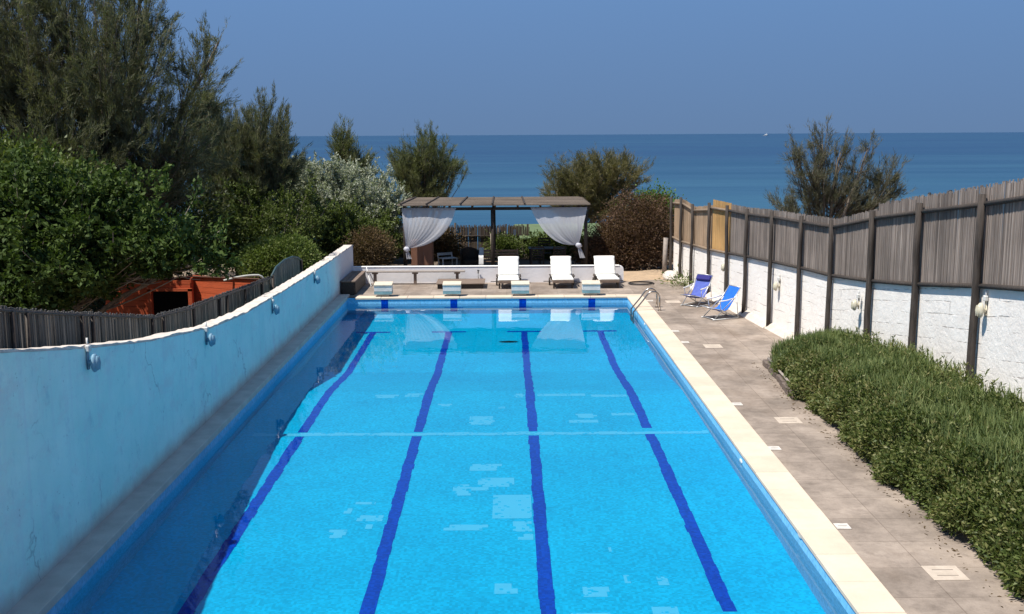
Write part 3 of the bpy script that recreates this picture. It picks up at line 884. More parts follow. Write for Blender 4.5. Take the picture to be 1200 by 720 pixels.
# ------------------------------------------------------------------ benches, crate, pole, tap
t = wempty('corner_bench', (-5.2, 36, 0), 'dark brown wooden bench standing against the far end of the blue wall', 'bench')
m = MB()
for k in range(3): m.bbox(-5.47 + k * .165, -5.47 + k * .165 + .155, 34.75, 37.4, .42, .46, .006)
m.build('seat', WOOD_BROWN, t)
m = MB(); m.box(-5.03, -4.99, 34.8, 37.35, .02, .418); m.build('front_board', WOOD_DARK, t)
m = MB(); m.box(-5.45, -5.035, 34.79, 34.83, -.01, .418); m.build('end_board', WOOD_DARK, t)
for y in (34.86, 37.2):
    m = MB(); m.box(-5.44, -5.36, y, y + .08, -.01, .415); m.build('leg', WOOD_DARK, t)

t = wempty('plank_bench', (-3.2, 37.3, 0), 'long narrow plank bench with dark legs along the low white wall', 'bench')
m = MB(); m.bbox(-4.95, -1.5, 37.14, 37.42, .42, .465, .006); m.build('seat', WOOD_GREY, t)
for x in (-4.65, -3.25, -1.78):
    m = MB(); m.box(x - .05, x + .05, 37.22, 37.34, -.01, .42); m.box(x - .10, x + .10, 37.2, 37.36, .36, .418); m.build('leg', WOOD_BROWN, t)

t = wempty('pallet', (-1.6, 36.3, 0), 'low brown slatted wooden pallet lying on the deck behind the second starting block', 'pallet')
m = MB()
for k in range(8): m.bbox(-2.45, -.80, 36.05 + k * .155, 36.05 + k * .155 + .14, .15, .18, .004)
m.build('slat_top', WOOD_BROWN, t)
for y in (36.1, 36.6, 37.1):
    m = MB(); m.box(-2.4, -.85, y, y + .08, -.01, .148); m.build('bearer', WOOD_DARK, t)

m = MB(); m.tube([(-4.72, 36.7, 0), (-4.98, 37.55, .95 - .38)], .018, 7)
tag(m.build('leaning_pole', METAL_WHITE, smooth=True), 'thin white pole leaning on the low wall beside the corner bench', 'pole')
t = wempty('garden_tap', (-1.05, 37.5, 0), 'small dark tap on a thin pipe against the white wall left of the loungers', 'tap')
m = MB(); m.tube([(-1.05, 37.55, .0), (-1.05, 37.55, .40)], .014, 7); m.build('pipe', METAL_ALU, t, True)
m = MB(); m.tube([(-1.05, 37.56, .40), (-1.05, 37.46, .42), (-1.05, 37.42, .34)], .022, 7); m.bbox(-1.09, -1.01, 37.49, 37.53, .42, .45, .006); m.build('spout', RUBBER, t)

# ------------------------------------------------------------------ starting blocks
M_BLOCK_TOP = simple('sandy_nonslip_top', (.66, .57, .44), (.56, .48, .37), 9, .9, .006)
M_BLOCK_W = simple('block_white_paint', (.70, .70, .68), (.58, .58, .55), 5, .7, .003)
M_BLOCK_T = simple('block_teal_paint', (.20, .36, .40), (.15, .28, .32), 6, .6, .003)
M_NUM = simple('numeral_dark', (.10, .10, .10), None, 8, .6)
def block_proto(label):
    t = empty('starting_block', (0, 0, 0), label, 'starting block', 'starting blocks at the far end of the pool')
    m = MB()
    fr_, bk = -.17, .27; T = [(fr_, .45), (bk, .50)]
    def wedge(m, x0, x1, y0, y1, za0, zb0, za1, zb1):
        m.add([(x0, y0, za0), (x1, y0, za0), (x1, y1, zb0), (x0, y1, zb0), (x0, y0, za1), (x1, y0, za1), (x1, y1, zb1), (x0, y1, zb1)],
              [(3, 2, 1, 0), (4, 5, 6, 7), (0, 1, 5, 4), (1, 2, 6, 5), (2, 3, 7, 6), (3, 0, 4, 7)])
    wedge(m, -.31, .31, -.2, .28, .30, .345, .335, .38); m.build('platform', M_BLOCK_TOP, t)
    m = MB(); wedge(m, -.30, .30, -.185, .265, .15, .15, .298, .343); m.build('upper_body', M_BLOCK_W, t)
    m = MB(); m.box(-.298, .298, -.182, .262, .06, .148); m.build('lower_body', M_BLOCK_T, t)
    m = MB(); m.bbox(-.20, .20, -.09, .2, -.012, .058, .006); m.build('plinth', M_LEDGE, t)
    return t
BL = ['weathered white and teal starting block at the left end, nearest the blue wall',
      'white and teal starting block standing before the brown pallet',
      'white and teal starting block standing before the first lounger',
      'white and teal starting block at the right end, nearest the pool ladder']
b0 = block_proto(BL[0])
for i, x in enumerate(LX):
    o = b0 if i == 0 else copy_tree(b0)
    o.location = (x - .07 + (.0 if i < 3 else .07), 34.46, .012); o['label'] = BL[i]
    o.rotation_euler.z = (.01, -.008, .006, -.012)[i]; o.scale = (.95, .95, 1.14)

# ------------------------------------------------------------------ sun loungers
def lounger_proto(label):
    """foot end towards -y"""
    t = empty('sun_lounger', (0, 0, 0), label, 'sun lounger', 'white cushioned loungers before the low wall')
    m = MB()
    for s in (-1, 1): m.bbox(s * .33 - .025, s * .33 + .025, -.02, 1.55, .22, .28, .006)
    m.bbox(-.355, .355, -.05, .0, .20, .285, .006); m.bbox(-.30, .30, .9, .94, .225, .275, .004); m.bbox(-.30, .30, 1.5, 1.55, .225, .275, .004)
    for k in range(9): m.bbox(-.30, .30, .06 + k * .095, .06 + k * .095 + .07, .265, .285, .004)
    m.build('frame', WOOD_BROWN, t)
    for s in (-1, 1):
        m = MB(); m.bbox(s * .31 - .03, s * .31 + .03, .03, .09, 0, .22, .005); m.build('leg', WOOD_DARK, t)
        m = MB(); m.tube([(s * .30 - .0, 1.30, .11), (s * .30 + s * .0, 1.38, .22)], .025, 6); m.build('leg', WOOD_DARK, t)
        m = MB(); m.tube([(s * .385, .95, .13), (s * .435, .95, .13)], .13, 18); m.tube([(s * .378, .95, .13), (s * .442, .95, .13)], .04, 10); m.build('wheel', WOOD_DARK, t, False)
        m = MB(); m.bbox(s * .40 - .03, s * .40 + .03, .35, .95, .36, .385, .008); m.bar((s * .385, .45, .26), (s * .385, .45, .36), .03, .03); m.bar((s * .385, .88, .26), (s * .385, .88, .36), .03, .03); m.build('armrest', WOOD_DARK, t)
    m = MB(); m.tube([(-.62, .95, .13), (.62, .95, .13)], .013, 8); m.build('axle', WOOD_DARK, t)
    by, bz, L, an = .95, .285, .74, math.radians(57)
    dv = Vector((0, math.cos(an), math.sin(an))); nv = Vector((0, -math.sin(an), math.cos(an)))
    m = MB(); o0 = Vector((0, by, bz))
    for s in (-1, 1): m.bar(o0 + Vector((s * .30, 0, 0)), o0 + dv * L + Vector((s * .30, 0, 0)), .045, .035, up=(0, -1, 1))
    for k in range(7): 
        c = o0 + dv * (.08 + k * .115); m.bar(c + Vector((-.28, 0, 0)), c + Vector((.28, 0, 0)), .075, .018, up=tuple(nv))
    m.bar(o0 + dv * .55 + Vector((-.2, .02, 0)), Vector((-.2, 1.5, .25)), .03, .03); m.bar(o0 + dv * .55 + Vector((.2, .02, 0)), Vector((.2, 1.5, .25)), .03, .03)
    m.build('backrest', WOOD_TEAK, t)
    # cushion: one bent pad with quilted channels
    path = []
    for k in range(20): path.append((Vector((0, -.03 + .95 * k / 19, .29)), Vector((0, 0, 1))))
    for k in range(1, 18): path.append((o0 + Vector((0, -.02, .01)) + dv * (.77 * k / 17), nv))
    W = 13; th = .075; V = []; F = []
    for i, (p, nn) in enumerate(path):
        puff = .012 * abs(math.sin(i * PI / 6.0))
        ends = min(i, len(path) - 1 - i); ed = .55 + .45 * min(1, ends / 1.5)
        for j in range(W):
            u = -1 + 2 * j / (W - 1); sd = 1 - .45 * max(0, abs(u) - .8) / .2
            wx = .36 + .006 * math.sin(i * 1.3)
            V.append(p + nn * ((th + puff) * ed * sd) + Vector((u * wx, 0, 0)))
    n1 = len(V)
    for i, (p, nn) in enumerate(path):
        for j in range(W): V.append(p + nn * .003 + Vector(((-1 + 2 * j / (W - 1)) * .355, 0, 0)))
    nr = len(path)
    for i in range(nr - 1):
        for j in range(W - 1):
            a = i * W + j; F.append((a, a + 1, a + W + 1, a + W)); F.append((n1 + a, n1 + a + W, n1 + a + W + 1, n1 + a + 1))
        F.append((i * W, (i + 1) * W, n1 + (i + 1) * W, n1 + i * W)); F.append((i * W + W - 1, n1 + i * W + W - 1, n1 + (i + 1) * W + W - 1, (i + 1) * W + W - 1))
    for j in range(W - 1):
        F.append((j, n1 + j, n1 + j + 1, j + 1)); a = (nr - 1) * W + j; F.append((a, a + 1, n1 + a + 1, n1 + a))
    m = MB(); m.add(V, F); m.build('cushion', CUSHION, t, True)
    return t
LL = ['white cushioned sun lounger on the left, beside the brown pallet', 'white cushioned sun lounger in the middle of the three', 'white cushioned sun lounger at the right, by the rounded wall end']
l0 = lounger_proto(LL[0])
for i, (x, y, rz) in enumerate(((.015, 35.98, .0), (1.86, 35.98, .018), (3.41, 36.0, .045))):
    o = l0 if i == 0 else copy_tree(l0); o.location = (x, y, -.012); o.rotation_euler.z = rz; o['label'] = LL[i]

# ------------------------------------------------------------------ deck chairs
def deck_chair(loc, rz, sling_mat, label, pillow=False):
    """faces local -x"""
    t = empty('deck_chair', loc, label, 'deck chair', 'deck chairs beside the pool', rz)
    w = .27; r = .014
    m = MB()
    for s in (-1, 1): m.tube([(.50, s * w, .88), (.30, s * w, .60), (-.36, s * w, .03)], r, 8)
    m.tube([(.50, -w, .88), (.50, w, .88)], r, 8); m.tube([(-.36, -w, .03), (-.36, w, .03)], r, 8); m.build('back_frame', METAL_ALU, t, True)
    m = MB()
    for s in (-1, 1): m.tube([(-.50, s * (w - .03), .36), (-.1, s * (w - .03), .27), (.42, s * (w - .03), .03)], r, 8)
    m.tube([(-.50, -w + .03, .36), (-.50, w - .03, .36)], r, 8); m.tube([(.42, -w - .02, .025), (.42, w + .02, .025)], r, 8); m.build('seat_frame', METAL_ALU, t, True)
    m = MB()
    for s in (-1, 1): m.tube([(-.42, s * (w + .01), .02), (.44, s * (w + .01), .02)], r, 8)
    m.build('base_rail', METAL_WHITE, t, True)
    for s in (-1, 1):
        m = MB(); m.tube([(.36, s * (w + .015), .68), (.43, s * (w + .015), .03)], r * .9, 8); m.build('prop', METAL_WHITE, t, True)
        m = MB(); m.tube([(.30, s * (w + .03), .60), (.0, s * (w + .035), .545), (-.24, s * (w + .03), .53)], r * 1.3, 8); m.tube([(-.2, s * (w + .03), .53), (-.16, s * (w + .01), .29)], r * .8, 6); m.build('armrest', METAL_WHITE, t, True)
    P = [(.50, .885), (.40, .72), (.28, .53), (.17, .36), (.08, .27), (-.05, .245), (-.20, .275), (-.36, .325), (-.505, .37)]
    V = []; F = []; K = 7
    for i, (x, z) in enumerate(P):
        for j in range(K):
            u = -1 + 2 * j / (K - 1); V.append((x, u * (w - .02), z - .02 * (1 - u * u) * (0 < i < len(P) - 1)))
    n1 = len(V); V += [(x + .004, y, z - .006) for x, y, z in V]
    for i in range(len(P) - 1):
        for j in range(K - 1):
            a = i * K + j; F.append((a, a + K, a + K + 1, a + 1)); F.append((n1 + a, n1 + a + 1, n1 + a + K + 1, n1 + a + K))
    m = MB(); m.add(V, F); m.build('sling', sling_mat, t, True)
    if pillow:
        m = MB(); m.bbox(-.035, .035, -.25, .25, -.09, .09, .03, M=Matrix.Translation((.415, 0, .80)) @ Matrix.Rotation(.55, 4, 'Y')); m.build('headrest', FABRIC_NAVY, t)
        m = MB(); m.ell((-.40, 0, .355), .09, .24, .022, 14, 6); m.build('seat_pad', FABRIC_NAVY, t, True)
    return t
deck_chair((5.98, 30.0, -.012), .42, FABRIC_BLUE, 'bright blue canvas deck chair, the nearer one on the paving')
deck_chair((5.72, 32.35, -.012), .85, FABRIC_LILAC, 'faded lilac blue deck chair with navy headrest, by the white wall', True)

# ------------------------------------------------------------------ pool ladder
t = wempty('pool_ladder', (4.1, 31.2, 0), 'stainless steel pool ladder with two arched handrails on the right pool edge', 'pool ladder')
for y in (31.95, 31.35):
    pts = [(4.47, y, -.01), (4.47, y, .30)]
    for k in range(9):
        a = k / 8 * PI * .80; pts.append((4.47 - .20 * (1 - math.cos(a)), y, .36 + .20 * math.sin(a)))
    pts += [(3.96, y, .27), (3.70, y, -.05), (3.70, y, -1.2)]
    m = MB(); m.tube(pts, .024, 10); m.build('handrail', STEEL, t, True)
    m = MB(); m.tube([(4.47, y, -.012), (4.47, y, .012)], .055, 12); m.build('flange', STEEL, t)
for z in (-.35, -.65, -.95):
    m = MB(); m.bbox(3.66, 3.74, 31.37, 31.93, z - .015, z + .015, .005); m.build('step', STEEL, t)

# ------------------------------------------------------------------ covers and drains in the paving
M_COVER = simple('pale_cover_tile', (.54, .45, .365), (.45, .375, .30), 7, .85, .004)
M_PLATE = simple('weathered_white_plate', (.62, .58, .52), (.50, .46, .41), 9, .8, .003)
M_SLOT = simple('cover_slot', (.22, .18, .15), None, 8, .9)
def cover(x, y, s, lab, slots):
    t = empty('drain_cover', (x, y, -.012), lab, 'drain cover', 'square covers in the paving')
    m = MB(); m.bbox(-s / 2, s / 2, -s / 2, s / 2, 0, .008, .003); m.build('cover_plate', M_COVER, t)
    m = MB()
    for k in range(slots): yy = -s * .2 + k * s * .4 / max(1, slots - 1); m.box(-s * .3, s * .3, yy - .007, yy + .007, .0085, .010)
    m.build('slot', M_SLOT, t)
for x, y, s, lab, sl in ((5.19, 12.13, .42, 'square cream drain cover with two slots, nearest the camera on the deck', 2), (5.1, 19.03, .43, 'square cream drain cover beside the middle of the hedge', 2),
                     (5.03, 25.95, .43, 'square cream drain cover in the open paving beyond the hedge', 2), (5.12, 33.0, .45, 'square cream drain cover near the pool ladder', 2)):
    cover(x, y, s, lab, sl)
SM = ['small white drain plate butting the coping, nearest the camera', 'small white drain plate butting the coping, second from the camera', 'small white drain plate at the coping, level with the far end of the hedge',
      'small white drain plate at the coping beyond the hedge, nearer of the close pair', 'small white drain plate at the coping beyond the hedge, farther of the close pair', 'small white drain plate at the coping right beside the ladder foot']
for i, (x, y) in enumerate(((4.44, 13.68), (4.42, 17.28), (4.42, 20.23), (4.43, 26.46), (4.42, 28.0), (4.43, 33.2))):
    m = MB(); m.bbox(x - .095, x + .095, y - .10, y + .10, -.011, .0, .003); m.box(x - .06, x + .06, y - .006, y + .006, .0005, .002, 1)
    tag(m.build('drain_plate', [M_PLATE, M_SLOT]), SM[i], 'drain plate', 'small drain plates along the coping')

# garden hose on the ground
m = MB(); pts = []
for k in range(46):
    a = k / 45 * 2 * PI * 1.9; rr = .43 - .05 * k / 45
    pts.append((4.62 + rr * 1.05 * math.cos(a), 37.0 + rr * .95 * math.sin(a), .012 + .03 * (k / 45)))
m.tube(pts, .017, 7)
tag(m.build('garden_hose', RUBBER, smooth=True), 'dark garden hose coiled on the ground right of the low wall', 'hose')

# ------------------------------------------------------------------ pergola
t = wempty('pergola', (-.5, 42, 0), 'wooden pergola with a flat reed roof beyond the low wall', 'pergola')
M_RBEAM = simple('dark_beam', (.032, .025, .02), (.055, .042, .034), 5, .8, .004, (.5, 4, 4))
for x, y in ((-3.85, 40.05), (-.57, 40.05), (2.90, 40.05), (-3.85, 43.8), (-.57, 43.8), (2.90, 43.8)):
    m = MB(); m.tube([(x, y, -.05), (x + .01, y, 1.2), (x, y, 2.45)], [.075, .07, .068], 9); m.build('post', M_RBEAM, t, True)
for y in (40.05, 43.8):
    m = MB(); m.bbox(-4.0, 3.05, y - .05, y + .05, 2.37, 2.48, .008); m.build('beam', M_RBEAM, t)
for i, x in enumerate(np.linspace(-3.85, 2.9, 9)):
    m = MB(); m.bbox(x - .035, x + .035, 39.85, 44.1, 2.482, 2.55, .006); m.build('rafter', M_RBEAM, t)
M_ROOFREED = reed_mat('roof_reed', (.33, .26, .20), (.24, .19, .15), (.17, .14, .115))
m = MB()
y = 39.75
while y < 44.15:
    w_ = random.uniform(.02, .034); x0 = -4.02 + random.uniform(-.05, .04); x1 = 3.0 + random.uniform(-.05, .06) - max(0, (y - 43.6)) * .25
    m.box(x0, x1, y, y + w_ * .96, 2.552 + random.uniform(0, .012), 2.60 + random.uniform(-.01, .02)); y += w_
m.build('reed_roof', M_ROOFREED, t)
for x0, x1 in ((-3.95, -3.75), (-3.0, -2.82), (-1.75, -1.65), (-.57, -.57), (.62, .58)):
    m = MB(); m.bar((x0, 39.73, 2.635), (x1, 44.1, 2.635), .06, .035); m.build('batten', M_RBEAM, t)

# curtains ------------------------------------------------------------------
def sheer_mat():
    m, nt, out = new_mat('sheer_white_voile')
    d = N(nt, 'ShaderNodeBsdfDiffuse'); d.inputs['Color'].default_value = (.88, .88, .92, 1)
    tr = N(nt, 'ShaderNodeBsdfTranslucent'); tr.inputs['Color'].default_value = (.86, .86, .92, 1)
    tp = N(nt, 'ShaderNodeBsdfTransparent')
    a = N(nt, 'ShaderNodeMixShader'); a.inputs[0].default_value = .45
    b = N(nt, 'ShaderNodeMixShader'); b.inputs[0].default_value = .22
    nt.links.new(d.outputs[0], a.inputs[1]); nt.links.new(tr.outputs[0], a.inputs[2])
    nt.links.new(a.outputs[0], b.inputs[1]); nt.links.new(tp.outputs[0], b.inputs[2]); nt.links.new(b.outputs[0], out.inputs['Surface'])
    return m
M_VOILE = sheer_mat()
def curtain(xs, xe, y, ztop, tie, tail, ctrl, label, seed):
    """xs = edge at the corner post, xe = inner edge on the beam; both edges gather at tie"""
    t = wempty('curtain', (tie[0], y, 0), label, 'curtain', 'white curtains tied to the pergola')
    rnd = random.Random(seed)
    A = np.array([xs, y, ztop]); B = np.array([xe, y, ztop]); T = np.array(tie)
    nu, nv = 60, 40; V = []; F = []
    for j in range(nv + 1):
        s = j / nv
        for i in range(nu + 1):
            u = i / nu; top = A + (B - A) * u
            c = (top + T) / 2 + (np.array(ctrl) - (B + T) / 2) * (u ** 1.3)
            p = (1 - s) ** 2 * top + 2 * s * (1 - s) * c + s ** 2 * (T + np.array([0, 0, .05 * (u - .5)]))
            amp = .016 * (1 - .75 * s) * (.35 + .65 * min(1, 4 * s))
            ph = u * 17 + 2.2 * math.sin(u * 5 + seed)
            p = p + np.array([0, -1, 0]) * (amp * math.sin(ph) + .003 * math.sin(u * 71 + s * 3)) + np.array([0, -.10, 0]) * math.sin(s * PI)
            V.append(p)
    for j in range(nv):
        for i in range(nu):
            a = j * (nu + 1) + i; F.append((a, a + 1, a + nu + 2, a + nu + 1))
    m = MB(); m.add(V, F); m.build('drape', M_VOILE, t, True)
    m = MB(); m.ell(tie, .11, .09, .09, 12, 8); m.tube([(tie[0] - .06, tie[1], tie[2] + .05), (tie[0] + .06, tie[1] - .02, tie[2] + .03), (tie[0] + .1, tie[1], tie[2] - .06)], .045, 8); m.build('knot', M_VOILE, t, True)
    V = []; F = []
    for j in range(9):
        s = j / 8; c = np.array(tie) + (np.array(tail) - np.array(tie)) * s
        for i in range(9):
            u = -1 + 2 * i / 8; V.append((c[0] + u * (.05 + .05 * s), c[1] - .03 * math.sin(u * 7 + s), c[2]))
    for j in range(8):
        for i in range(8): a = j * 9 + i; F.append((a, a + 1, a + 10, a + 9))
    m = MB(); m.add(V, F); m.build('tail', M_VOILE, t, True)
    return t
curtain(-3.93, -1.92, 39.93, 2.47, (-3.78, 39.9, .95), (-3.68, 39.88, .58), (-2.25, 39.9, 1.05), 'sheer white curtain tied to the left corner post of the pergola', 1)
curtain(2.95, .84, 39.93, 2.47, (2.62, 39.9, 1.06), (2.78, 39.88, .58), (1.5, 39.9, .90), 'sheer white curtain tied at the right corner post of the pergola', 2)

# things under the pergola -----------------------------------------------------
t = wempty('cabinet', (-3.25, 40.7, 0), 'reddish brown wooden cabinet under the left curtain', 'cabinet')
m = MB(); m.bbox(-3.66, -2.84, 40.4, 40.95, -.02, 1.22, .01); m.build('carcass', simple('reddish_brown_board', (.24, .115, .07), (.18, .09, .055), 3, .6, .002, (6, 6, .6)), t)
m = MB(); m.box(-3.64, -3.255, 40.37, 40.397, .05, 1.16); m.build('door', simple('reddish_brown_door', (.25, .12, .075), (.19, .095, .06), 3, .6, .002, (6, 6, .6)), t)
m = MB(); m.box(-3.245, -2.86, 40.37, 40.397, .05, 1.16); m.build('door', simple('reddish_brown_door_b', (.23, .11, .07), (.175, .088, .055), 3, .6, .002, (6, 6, .6)), t)

def chair(name, loc, rz, mat, label, group, cat='chair', slats=5, arms=False, h=.86, w=.25):
    """simple garden chair facing local -y"""
    t = empty(name, loc, label, cat, group, rz)
    m = MB()
    for k in range(slats): m.bbox(-w, w, -.22 + k * .46 / slats, -.22 + (k + .75) * .46 / slats, .42, .445, .004)
    m.build('seat', mat, t)
    m = MB()
    for k in range(slats):
        z = .52 + (h - .54) * k / max(1, slats - 1); m.bbox(-w, w, .22 + (z - .45) * .2, .245 + (z - .45) * .2, z, z + (h - .5) / slats * .62, .004)
    for s in (-1, 1): m.bar((s * (w - .02), .23, .42), (s * (w - .02), .23 + (h - .45) * .2, h), .035, .03)
    m.build('backrest', mat, t)
    for sx in (-1, 1):
        for sy in (-1, 1):
            m = MB(); m.bar((sx * (w - .025), sy * .2, 0), (sx * (w - .02), sy * .2, .42), .035, .035); m.build('leg', mat, t)
        if arms:
            m = MB(); m.bbox(sx * w - .025, sx * w + .025, -.22, .26, .62, .645, .004); m.bar((sx * w, -.19, .42), (sx * w, -.19, .62), .03, .03); m.build('armrest', mat, t)
    return t
gzp = -.02
chair('slatted_chair', (-2.35, 41.6, gzp), .5, METAL_WHITE, 'white slatted garden chair in the shade beside the brown cabinet', None, h=.62, w=.32)
M_WICKER = simple('dark_wicker', (.028, .022, .018), (.05, .04, .03), 30, .8, .006)
t = empty('wicker_armchair', (-1.45, 41.4, gzp), 'dark wicker tub armchair in the shade left of the middle post', 'armchair', None, .3)
m = MB(); m.bbox(-.34, .34, -.34, .34, .08, .40, .03); m.build('seat', M_WICKER, t)
m = MB()
V = []; F = []
for k in range(13):
    a = -.35 + k / 12 * (PI + .7); h_ = .62 + .22 * math.sin(max(0, min(PI, a)))
    for (rr, z) in ((.40, .1), (.42, h_), (.36, h_), (.34, .1)): V.append((rr * math.cos(a), rr * math.sin(a) - .02, z))
for k in range(12):
    a = k * 4; F += [(a, a + 4, a + 5, a + 1), (a + 1, a + 5, a + 6, a + 2), (a + 2, a + 6, a + 7, a + 3)]
m.add(V, F); m.build('backrest', M_WICKER, t)
for sx in (-1, 1):
    for sy in (-1, 1): m = MB(); m.bar((sx * .28, sy * .28, 0), (sx * .28, sy * .28, .1), .05, .05); m.build('leg', M_WICKER, t)
t = empty('garden_bench', (-.30, 40.55, gzp), 'brown slatted garden bench behind the first lounger, by the middle pergola post', 'bench', None, 0)
m = MB()
for k in range(5): m.bbox(-.70, .66, -.25 + k * .1, -.17 + k * .1, .42, .445, .004)
m.build('seat', WOOD_TEAK, t)
m = MB()
for k in range(3): m.bbox(-.70, .66, .24, .265, .52 + k * .115, .60 + k * .115, .004)
m.build('backrest', WOOD_TEAK, t)
for s in (-.70, .66):
    m = MB(); m.bar((s, -.22, 0), (s, -.22, .62), .06, .06); m.build('leg', WOOD_TEAK, t)
    m = MB(); m.bar((s, .24, 0), (s, .26, .86), .06, .06); m.build('leg', WOOD_TEAK, t)
    m = MB(); m.bbox(s - .035, s + .035, -.26, .27, .622, .65, .006); m.build('armrest', WOOD_TEAK, t)
t = wempty('towel', (-.72, 41.4, 0), 'white towel hung over the left end of the brown garden bench', 'towel')
m = MB(); V = []; F = []
pp = [(41.20, .30), (41.22, .55), (41.27, .665), (41.5, .668), (41.72, .68), (41.80, .885), (41.84, .885), (41.86, .70)]
for (y, z) in pp:
    y -= 1.0
    for x in (-1.10, -1.0, -.93): V.append((x + random.uniform(-.01, .01), y, z + random.uniform(-.008, .008)))
n1 = len(V); V += [(x, y - .004, z + .012) for x, y, z in V]
for i in range(len(pp) - 1):
    for j in range(2): a = i * 3 + j; F += [(a, a + 3, a + 4, a + 1), (n1 + a, n1 + a + 1, n1 + a + 4, n1 + a + 3)]
m.add(V, F); m.build('cloth', simple('white_towel', (.80, .78, .74), None, 20, .95, .004), t, True)
# dining table and chairs on the shaded right side
t = empty('patio_table', (1.55, 42.3, gzp), 'dark wooden patio table in the shade on the right under the pergola', 'table')
m = MB(); m.bbox(-.75, .75, -.42, .42, .70, .74, .006); m.build('tabletop', WOOD_DARK, t)
for sx in (-1, 1):
    for sy in (-1, 1): m = MB(); m.bar((sx * .66, sy * .34, 0), (sx * .66, sy * .34, .70), .07, .07); m.build('leg', WOOD_DARK, t)
chair('garden_chair', (1.15, 41.55, gzp), PI, WOOD_DARK, 'dark slatted chair at the left side of the shaded patio table', 'chairs at the patio table')
chair('garden_chair', (1.95, 41.55, gzp), PI + .15, WOOD_DARK, 'dark slatted chair at the right side of the shaded patio table', 'chairs at the patio table')
chair('garden_chair', (1.5, 43.1, gzp), .1, WOOD_DARK, 'dark slatted chair on the sea side of the shaded patio table', 'chairs at the patio table', h=.98)

# reed fence at the seaward end of the patio
t = wempty('reed_fence', (-1.4, 46, 0), 'dark ragged reed fence closing the seaward side of the patio', 'fence')
m = MB(); reed_run(m, (-4.8, 46.0), (.9, 46.0), (-.3, -.3), (1.30, 1.32), .07, .03, .02); reed_run(m, (-4.8, 46.03), (.9, 46.03), (-.3, -.3), (1.22, 1.24), .05, .03, .02); m.build('reed_panel', reed_mat('brown_old_reed', (.17, .125, .095), (.11, .085, .065), (.06, .05, .04)), t)
for x in (-4.4, -2.25, -.4): m = MB(); m.tube([(x, 45.94, -.3), (x, 45.94, 1.42 if x == -2.25 else 1.2)], .05, 7); m.build('post', WOOD_DARK, t, True)
m = MB(); m.tube([(-4.8, 45.95, .85), (.9, 45.95, .85)], .03, 6); m.build('rail', WOOD_DARK, t, True)
m = MB(); m.tube([(-.72, 44.9, -.1), (-.72, 44.9, 1.05)], .02, 6); tag(m.build('stake', BARK_PALE, smooth=True), 'pale thin stake upright in the plants left of the middle pergola post', 'stake')

# beach hut with a green roof
t = wempty('beach_hut', (2.2, 48, -.4), 'timber beach hut with a pale green roof behind the pergola', 'hut')
M_HUT = simple('hut_boards', (.22, .19, .155), (.15, .13, .11), 4, .85, .004, (7, 7, .6))
m = MB()
A_, B_ = (.72, 45.8), (4.4, 46.2); C_, D_ = (.40, 49.9), (4.1, 50.3); E_, G_ = (.52, 47.9), (4.2, 48.3)
m.add([(*A_, -.7), (*B_, -.7), (*B_, .74), (*A_, .74)], [(0, 1, 2, 3)])
m.add([(*A_, -.7), (*A_, .74), (*E_, 1.08), (*C_, .74), (*C_, -.7)], [(0, 1, 2, 3, 4)])
m.add([(*B_, -.7), (*B_, .74), (*G_, 1.08), (*D_, .74), (*D_, -.7)], [(4, 3, 2, 1, 0)])
m.add([(*C_, -.7), (*D_, -.7), (*D_, .74), (*C_, .74)], [(3, 2, 1, 0)])
m.build('wall', M_HUT, t)
M_GREENROOF = simple('pale_green_roofing', (.13, .18, .085), (.09, .125, .06), 5, .8, .006, (.4, 3, 3))
for (a, b, c, d) in (((.52, 45.5, .74), (4.6, 45.95, .74), (4.4, 48.3, 1.13), (.30, 47.9, 1.13)), ((.30, 47.9, 1.13), (4.4, 48.3, 1.13), (4.3, 50.6, .74), (.18, 50.2, .74))):
    m = MB(); lo = [a, b, c, d]; hi = [(x, y, z + .05) for x, y, z in lo]
    m.add(lo + hi, [(3, 2, 1, 0), (4, 5, 6, 7), (0, 1, 5, 4), (1, 2, 6, 5), (2, 3, 7, 6), (3, 0, 4, 7)]); m.build('roof', M_GREENROOF, t)

# ------------------------------------------------------------------ plants
LEAF_TAM = leaf_mat('tamarisk_needles', [(0.048, 0.060, 0.030), (0.098, 0.116, 0.053), (0.163, 0.175, 0.080), (0.240, 0.229, 0.114)], .3, .7, .8)
LEAF_TAM_D = leaf_mat('tamarisk_needles_dark', [(0.053, 0.061, 0.034), (0.097, 0.104, 0.059), (0.157, 0.157, 0.089), (0.244, 0.221, 0.127)], .3, .7, .7)
LEAF_TAM_B = leaf_mat('tamarisk_needles_brown', [(0.069, 0.066, 0.028), (0.129, 0.119, 0.050), (0.190, 0.165, 0.079), (0.259, 0.215, 0.118)], .3, .7, .8)
LEAF_TAM_G = leaf_mat('tamarisk_needles_grey', [(.07, .068, .045), (.11, .105, .07), (.15, .145, .10), (.20, .19, .14)], .3, .7, .8)
LEAF_FIG = leaf_mat('fig_leaves', [(0.022, 0.041, 0.011), (0.045, 0.074, 0.018), (0.081, 0.120, 0.031), (0.138, 0.180, 0.060)], .25, .6, .7, .12)
LEAF_PITT = leaf_mat('pittosporum_leaves', [(0.039, 0.053, 0.015), (0.075, 0.100, 0.025), (0.124, 0.156, 0.039), (0.182, 0.213, 0.063)], .3, .5, 1.0)
LEAF_SILVER = leaf_mat('silver_leaves', [(.16, .18, .12), (.28, .30, .22), (.42, .43, .34), (.55, .55, .46)], .25, .7, 1.2)
LEAF_CLIP = leaf_mat('clipped_leaves', [(0.055, 0.083, 0.017), (0.099, 0.138, 0.028), (0.143, 0.176, 0.044), (0.198, 0.209, 0.077)], .3, .55, 1.6)
LEAF_BROWN = leaf_mat('dry_brown_leaves', [(.055, .032, .016), (.10, .062, .03), (.15, .10, .05), (.20, .15, .09)], .25, .7, 1.0)
